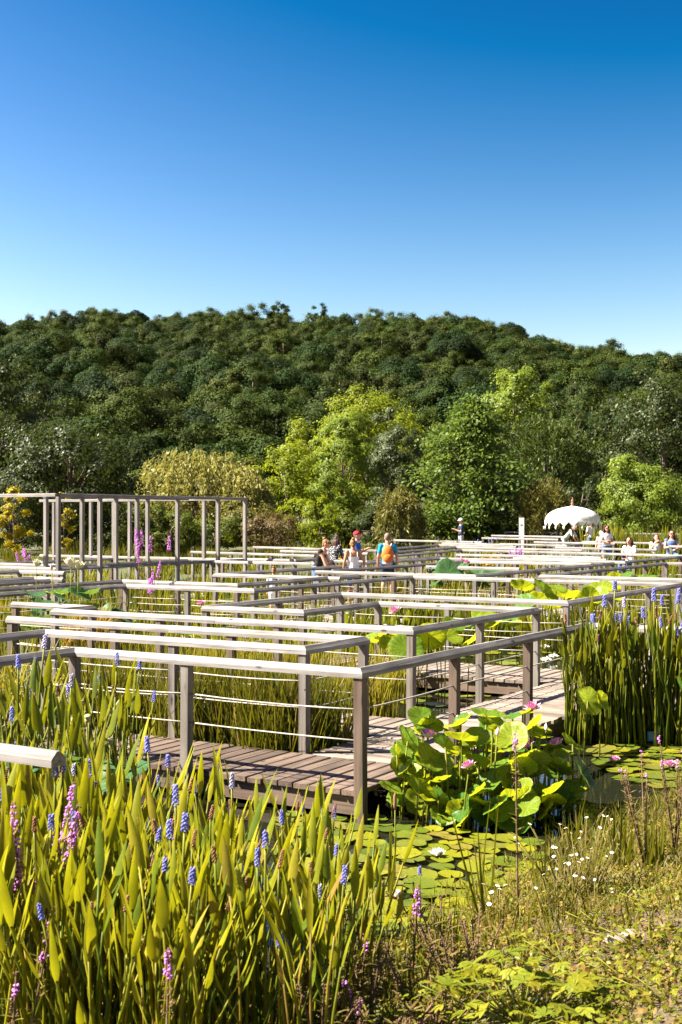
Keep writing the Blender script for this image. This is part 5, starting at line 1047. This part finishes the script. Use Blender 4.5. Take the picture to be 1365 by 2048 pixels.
V = np.concatenate([np.stack([P3 - S, P3 + S, A + S * .8, A - S * .8], 1), np.stack([A - S * .8, A + S * .8, B + S * .1, B - S * .1], 1)])
obj('grass', poly_mesh('grass', V, 'grass'), kind='stuff', label='thin green and straw grass growing over the near bank')
P2 = [p for p in scatter_bank(34000, 4, .1) if noise.noise((p[0] * 1.1 + 9, p[1] * 1.1, 5)) > -.3 or g.random() < .25]; n = len(P2)
Z = np.array([ground_z(*p) for p in P2]); P3 = np.column_stack([np.array(P2), Z + .005 + .05 * g.random(n) ** 2 * (1 + np.array([noise.noise((p[0] * 2, p[1] * 2, 1)) for p in P2]))])
nr = unit(np.array([0, 0, .9]) + g.normal(size=(n, 3)) * .55); Tt = np.cross(nr, g.normal(size=(n, 3))); L = .014 + .03 * g.random(n)
obj('ground_cover', poly_mesh('ground_cover', rhombs(P3, Tt, nr, L, L * .6), 'cover'), kind='stuff', label='creeping small-leaved ground cover on the near bank')
# leafy weeds with palmate leaves
def palm_leaf(seed):
    q = random.Random(seed); mb = MB()
    for k in range(5):
        an = R(-70 + 35 * k) + q.uniform(-.1, .1); d = Vector((math.sin(an), math.cos(an), q.uniform(.0, .2))); blade(mb, (0, 0, 0), d, (0, 0, 1), (1 - .12 * abs(k - 2)) * q.uniform(.85, 1.1), .34, -.4, 4, lambda t: [.25, .6, 1.0, .75, .08][min(4, int(t * 4 + .5))], .1)
    return mb.build('leaf', 'geran', True)
M['geran'] = leafm('bright_palmate_leaf', [(0.11, 0.145, 0.012), (0.17, 0.19, 0.014), (0.22, 0.20, 0.015)], (0.36, 0.38, 0.015), .34, .5, island=False)
PMS = [palm_leaf(i) for i in range(4)]
def weed(label, px, py, d, rx, n_, h, s0, name='leafy_weed'):
    x = PX(px, d); z = ground_z(x, d); t = thing(name, label, 'plant', (x, d, z))
    for i in range(n_):
        r = math.sqrt((i + .5) / n_); an = i * 2.4; hx, hy = rx * r * math.cos(an), rx * .8 * r * math.sin(an); hz = h * (1.1 - .6 * r) * rnd.uniform(.6, 1.1); s = s0 * rnd.uniform(.6, 1.15)
        lf = obj('leaf', rnd.choice(PMS), t, (hx, hy, hz), (rnd.uniform(-.5, .4), rnd.uniform(-.45, .45), rnd.uniform(0, 6.28)), (s, s, s))
    mb = MB()
    for i in range(0, n_, 2):
        r = math.sqrt((i + .5) / n_); an = i * 2.4; mb.tube([(0, 0, -.02), (rx * r * math.cos(an) * .6, rx * r * math.sin(an) * .5, h * .3), (rx * r * math.cos(an), rx * .8 * r * math.sin(an), h * .6)], .003, 4)
    obj('stems', mb.build('stems', 'stem', True), t)
weed('bright yellow-green plant with lobed leaves at the bottom of the bank', 1040, 1940, 5.35, .45, 80, .26, .09)
weed('small lobed-leaf plant left of the bright one on the bank', 905, 1960, 5.5, .26, 26, .2, .055)
weed('low leafy weed at the bottom edge between bed and bank', 760, 2000, 5.0, .3, 26, .2, .05)
weed('green weed on the bank left of the pale stone', 1130, 1860, 6.2, .24, 24, .12, .045)
weed('leafy weed near the right edge of the bank', 1300, 1850, 6.3, .35, 34, .10, .045)
for i_, (px_, d_, rx_, n_, lb_) in enumerate(((1180, 5.2, .3, 30, 'weed with lobed leaves at the bottom right of the bright plant'), (1260, 5.7, .3, 30, 'broad patch of weed near the bottom right corner'), (1340, 5.3, .3, 28, 'weed in the bottom right corner'), (1210, 6.8, .25, 24, 'weed right behind the pale stones'), (1330, 7.0, .3, 26, 'weed below the brown loosestrife at the right edge'), (985, 5.9, .22, 22, 'weed between daisies and the bright lobed plant'), (840, 5.2, .24, 22, 'weed at the bottom edge below the brown stems'), (1080, 6.6, .2, 18, 'weed at the foot of the daisies'))):
    weed(lb_, px_, 0, d_, rx_, n_, .09, .032)
weed('leafy sprig rising beside the pink lotus flowers', 972, 1420, 9.9, .14, 16, .75, .06, 'leafy_sprig')
def fleabane(label, px, d, rx, n_, h0, h1, seed):
    q = random.Random(seed); x = PX(px, d); z = max(WATER, ground_z(x, d)); t = thing('white_daisy', label, 'flower', (x, d, z - .02))
    for i in range(n_):
        fx, fy, fz = q.gauss(0, rx * .5), q.gauss(0, rx * .4), q.uniform(h0, h1); mb = MB(); mb.tube([(fx * .35, fy * .35, 0), (fx * .7, fy * .7, fz * .6), (fx, fy, fz)], .0028, 4)
        for k in range(5): tt = q.uniform(.15, .8); blade(mb, (fx * (.35 + .65 * tt), fy * (.35 + .65 * tt), fz * tt), (q.uniform(-1, 1), q.uniform(-1, 1), .7), (0, 0, 1), .05, .01, 0, 2)
        st = obj('stem', mb.build('stem', 'grass', True), t); obj('flower_head', DAISY, st, (fx, fy, fz), (q.uniform(-.6, .6), q.uniform(-.6, .6), 0), .0105 * q.uniform(.6, 1.2))
mb = MB()
for k in range(12): an = 6.2832 * k / 12; o = Vector((math.cos(an), math.sin(an), 0)); blade(mb, o * .25, o + Vector((0, 0, .15)), (0, 0, 1), .8, .42, 0, 2, lambda t: .5 + t * .5, .05)
mb.ball((0, 0, .05), (.36, .36, .2), 1, 8, 5); DAISY = mb.build('flower_head', ['white', 'yellowc'], True)
fleabane('large spray of small white daisies on the pond edge', 1165, 7.7, .34, 36, .22, .52, 1)
fleabane('smaller white daisies left of the large spray', 1120, 7.1, .24, 14, .2, .42, 2)
fleabane('few white daisies before the front lily pool', 1000, 7.0, .18, 8, .2, .36, 3)
fleabane('sparse white daisies on the slope right of the spray', 1190, 7.2, .25, 5, .15, .3, 4)
# single reed shoots in front of the pool
def shoots(label, px, d, n_, h, w, seed, mat='reed', head=False):
    x = PX(px, d); z = max(WATER, ground_z(x, d)); t = thing('reed_shoot', label, 'reeds', (x, d, z - .04)); q = random.Random(seed)
    for i in range(n_): mb = MB(); blade(mb, (q.uniform(-.05, .05), q.uniform(-.05, .05), 0), (q.gauss(0, .12), q.gauss(0, .1), 1), (q.uniform(-1, 1), -1, 0), h * q.uniform(.6, 1.05), w * q.uniform(.7, 1.3), q.uniform(0, .25), 6, lambda t: (1 - t ** 2.5) * .97 + .03, .15); obj('blade', mb.build('blade', mat, True), t)
    if head: mb = MB(); mb.tube([(0, 0, 0), (0, 0, h)], .004, 5); mb.tube([(0, 0, h), (0, 0, h + .02), (0, 0, h + .09), (0, 0, h + .11)], [.004, .011, .011, .003], 7, 1); obj('cattail', mb.build('cattail', ['stem', 'seed'], True), t)
shoots('four pale green reed blades in front of the lily pads below the corner post', 790, 8.0, 5, .62, .022, 1, head=True)
shoots('tall thin reed blades between lily pads and the lotus clump', 965, 7.5, 7, .85, .016, 2)
shoots('green reed shoots in the dark water below the lotus clump', 1150, 9.2, 6, .5, .018, 3)
shoots('thin reed blades left of the white daisies', 1080, 7.9, 6, .6, .014, 4)
shoots('arching grass blades at the right end of the pond edge', 1245, 8.3, 22, .5, .016, 5)
shoots('yellow grass blades under the brown loosestrife', 1310, 8.1, 24, .42, .016, 6)
shoots('grass blades on the edge below the white water lily', 900, 6.6, 12, .4, .012, 7)
shoots('grass blades among brown stems under the front pool', 800, 6.0, 14, .36, .012, 8)
for i in range(2):
    q = random.Random(i + 40); mb = MB(); mb.ball((0, 0, 0), (.075 - .02 * i, .055, .04), 0, 10, 7); mb.v = [tuple(Vector(v) * (1 + .16 * noise.noise(Vector(v) * 22))) for v in mb.v]
    M['stone'] = M.get('stone') or plain('pale_limestone', (0.26, 0.21, 0.165), .9, .25, 30); px_, d_ = ((1235, 6.45), (1262, 6.5))[i]; x = PX(px_, d_)
    obj('stone', mb.build('stone', 'stone', True), None, (x, d_, ground_z(x, d_) + .015), (0, 0, i), label=('pale pinkish stone lying in the weeds of the bank', 'smaller pale stone touching the larger one on the bank')[i], category='stone')
# small teal plant label stuck in the mud under the tall pickerelweed, and a rusty tag on a rail post
M['teal'] = plain('teal_plastic', (0.05, 0.36, 0.38), .4, .05, 5); x, y = wat(1306, 1490); t = thing('plant_label', 'small teal framed plant label at the foot of the tall pickerelweed', 'sign', (x, y, WATER), R(4))
mb = MB()
for c, d_ in (((0, 0, .14), (.13, .012, .014)), ((0, 0, .05), (.13, .012, .014)), ((-.058, 0, .095), (.014, .0118, .078)), ((.058, 0, .095), (.014, .0118, .078))): mb.box(c, d_)
obj('frame', mb.build('frame', 'teal'), t); mb = MB(); mb.box((0, .003, .095), (.1, .004, .076)); obj('card', mb.build('card', 'grey_cloth'), t); mb = MB(); mb.tube([(0, .004, .05), (0, .004, -.2)], .005, 5); obj('stake', mb.build('stake', 'teal'), t)
M['rust'] = plain('rusty_metal', (0.30, 0.10, 0.05), .7, .3, 25); x, y = G(1.5, 4.1); t = thing('plant_tag', 'small rusty plaque seen under the dark rail of the reed bed', 'sign', (PX(684, 15.4), 15.4, WATER), R(10)); mb = MB(); mb.box((0, 0, .62), (.11, .01, .07), 0, Matrix.Rotation(R(-18), 3, 'Y')); obj('plate', mb.build('plate', 'rust'), t); mb = MB(); mb.tube([(0, .012, .6), (0, .012, -.2)], .006, 5); obj('stake', mb.build('stake', 'rust'), t)
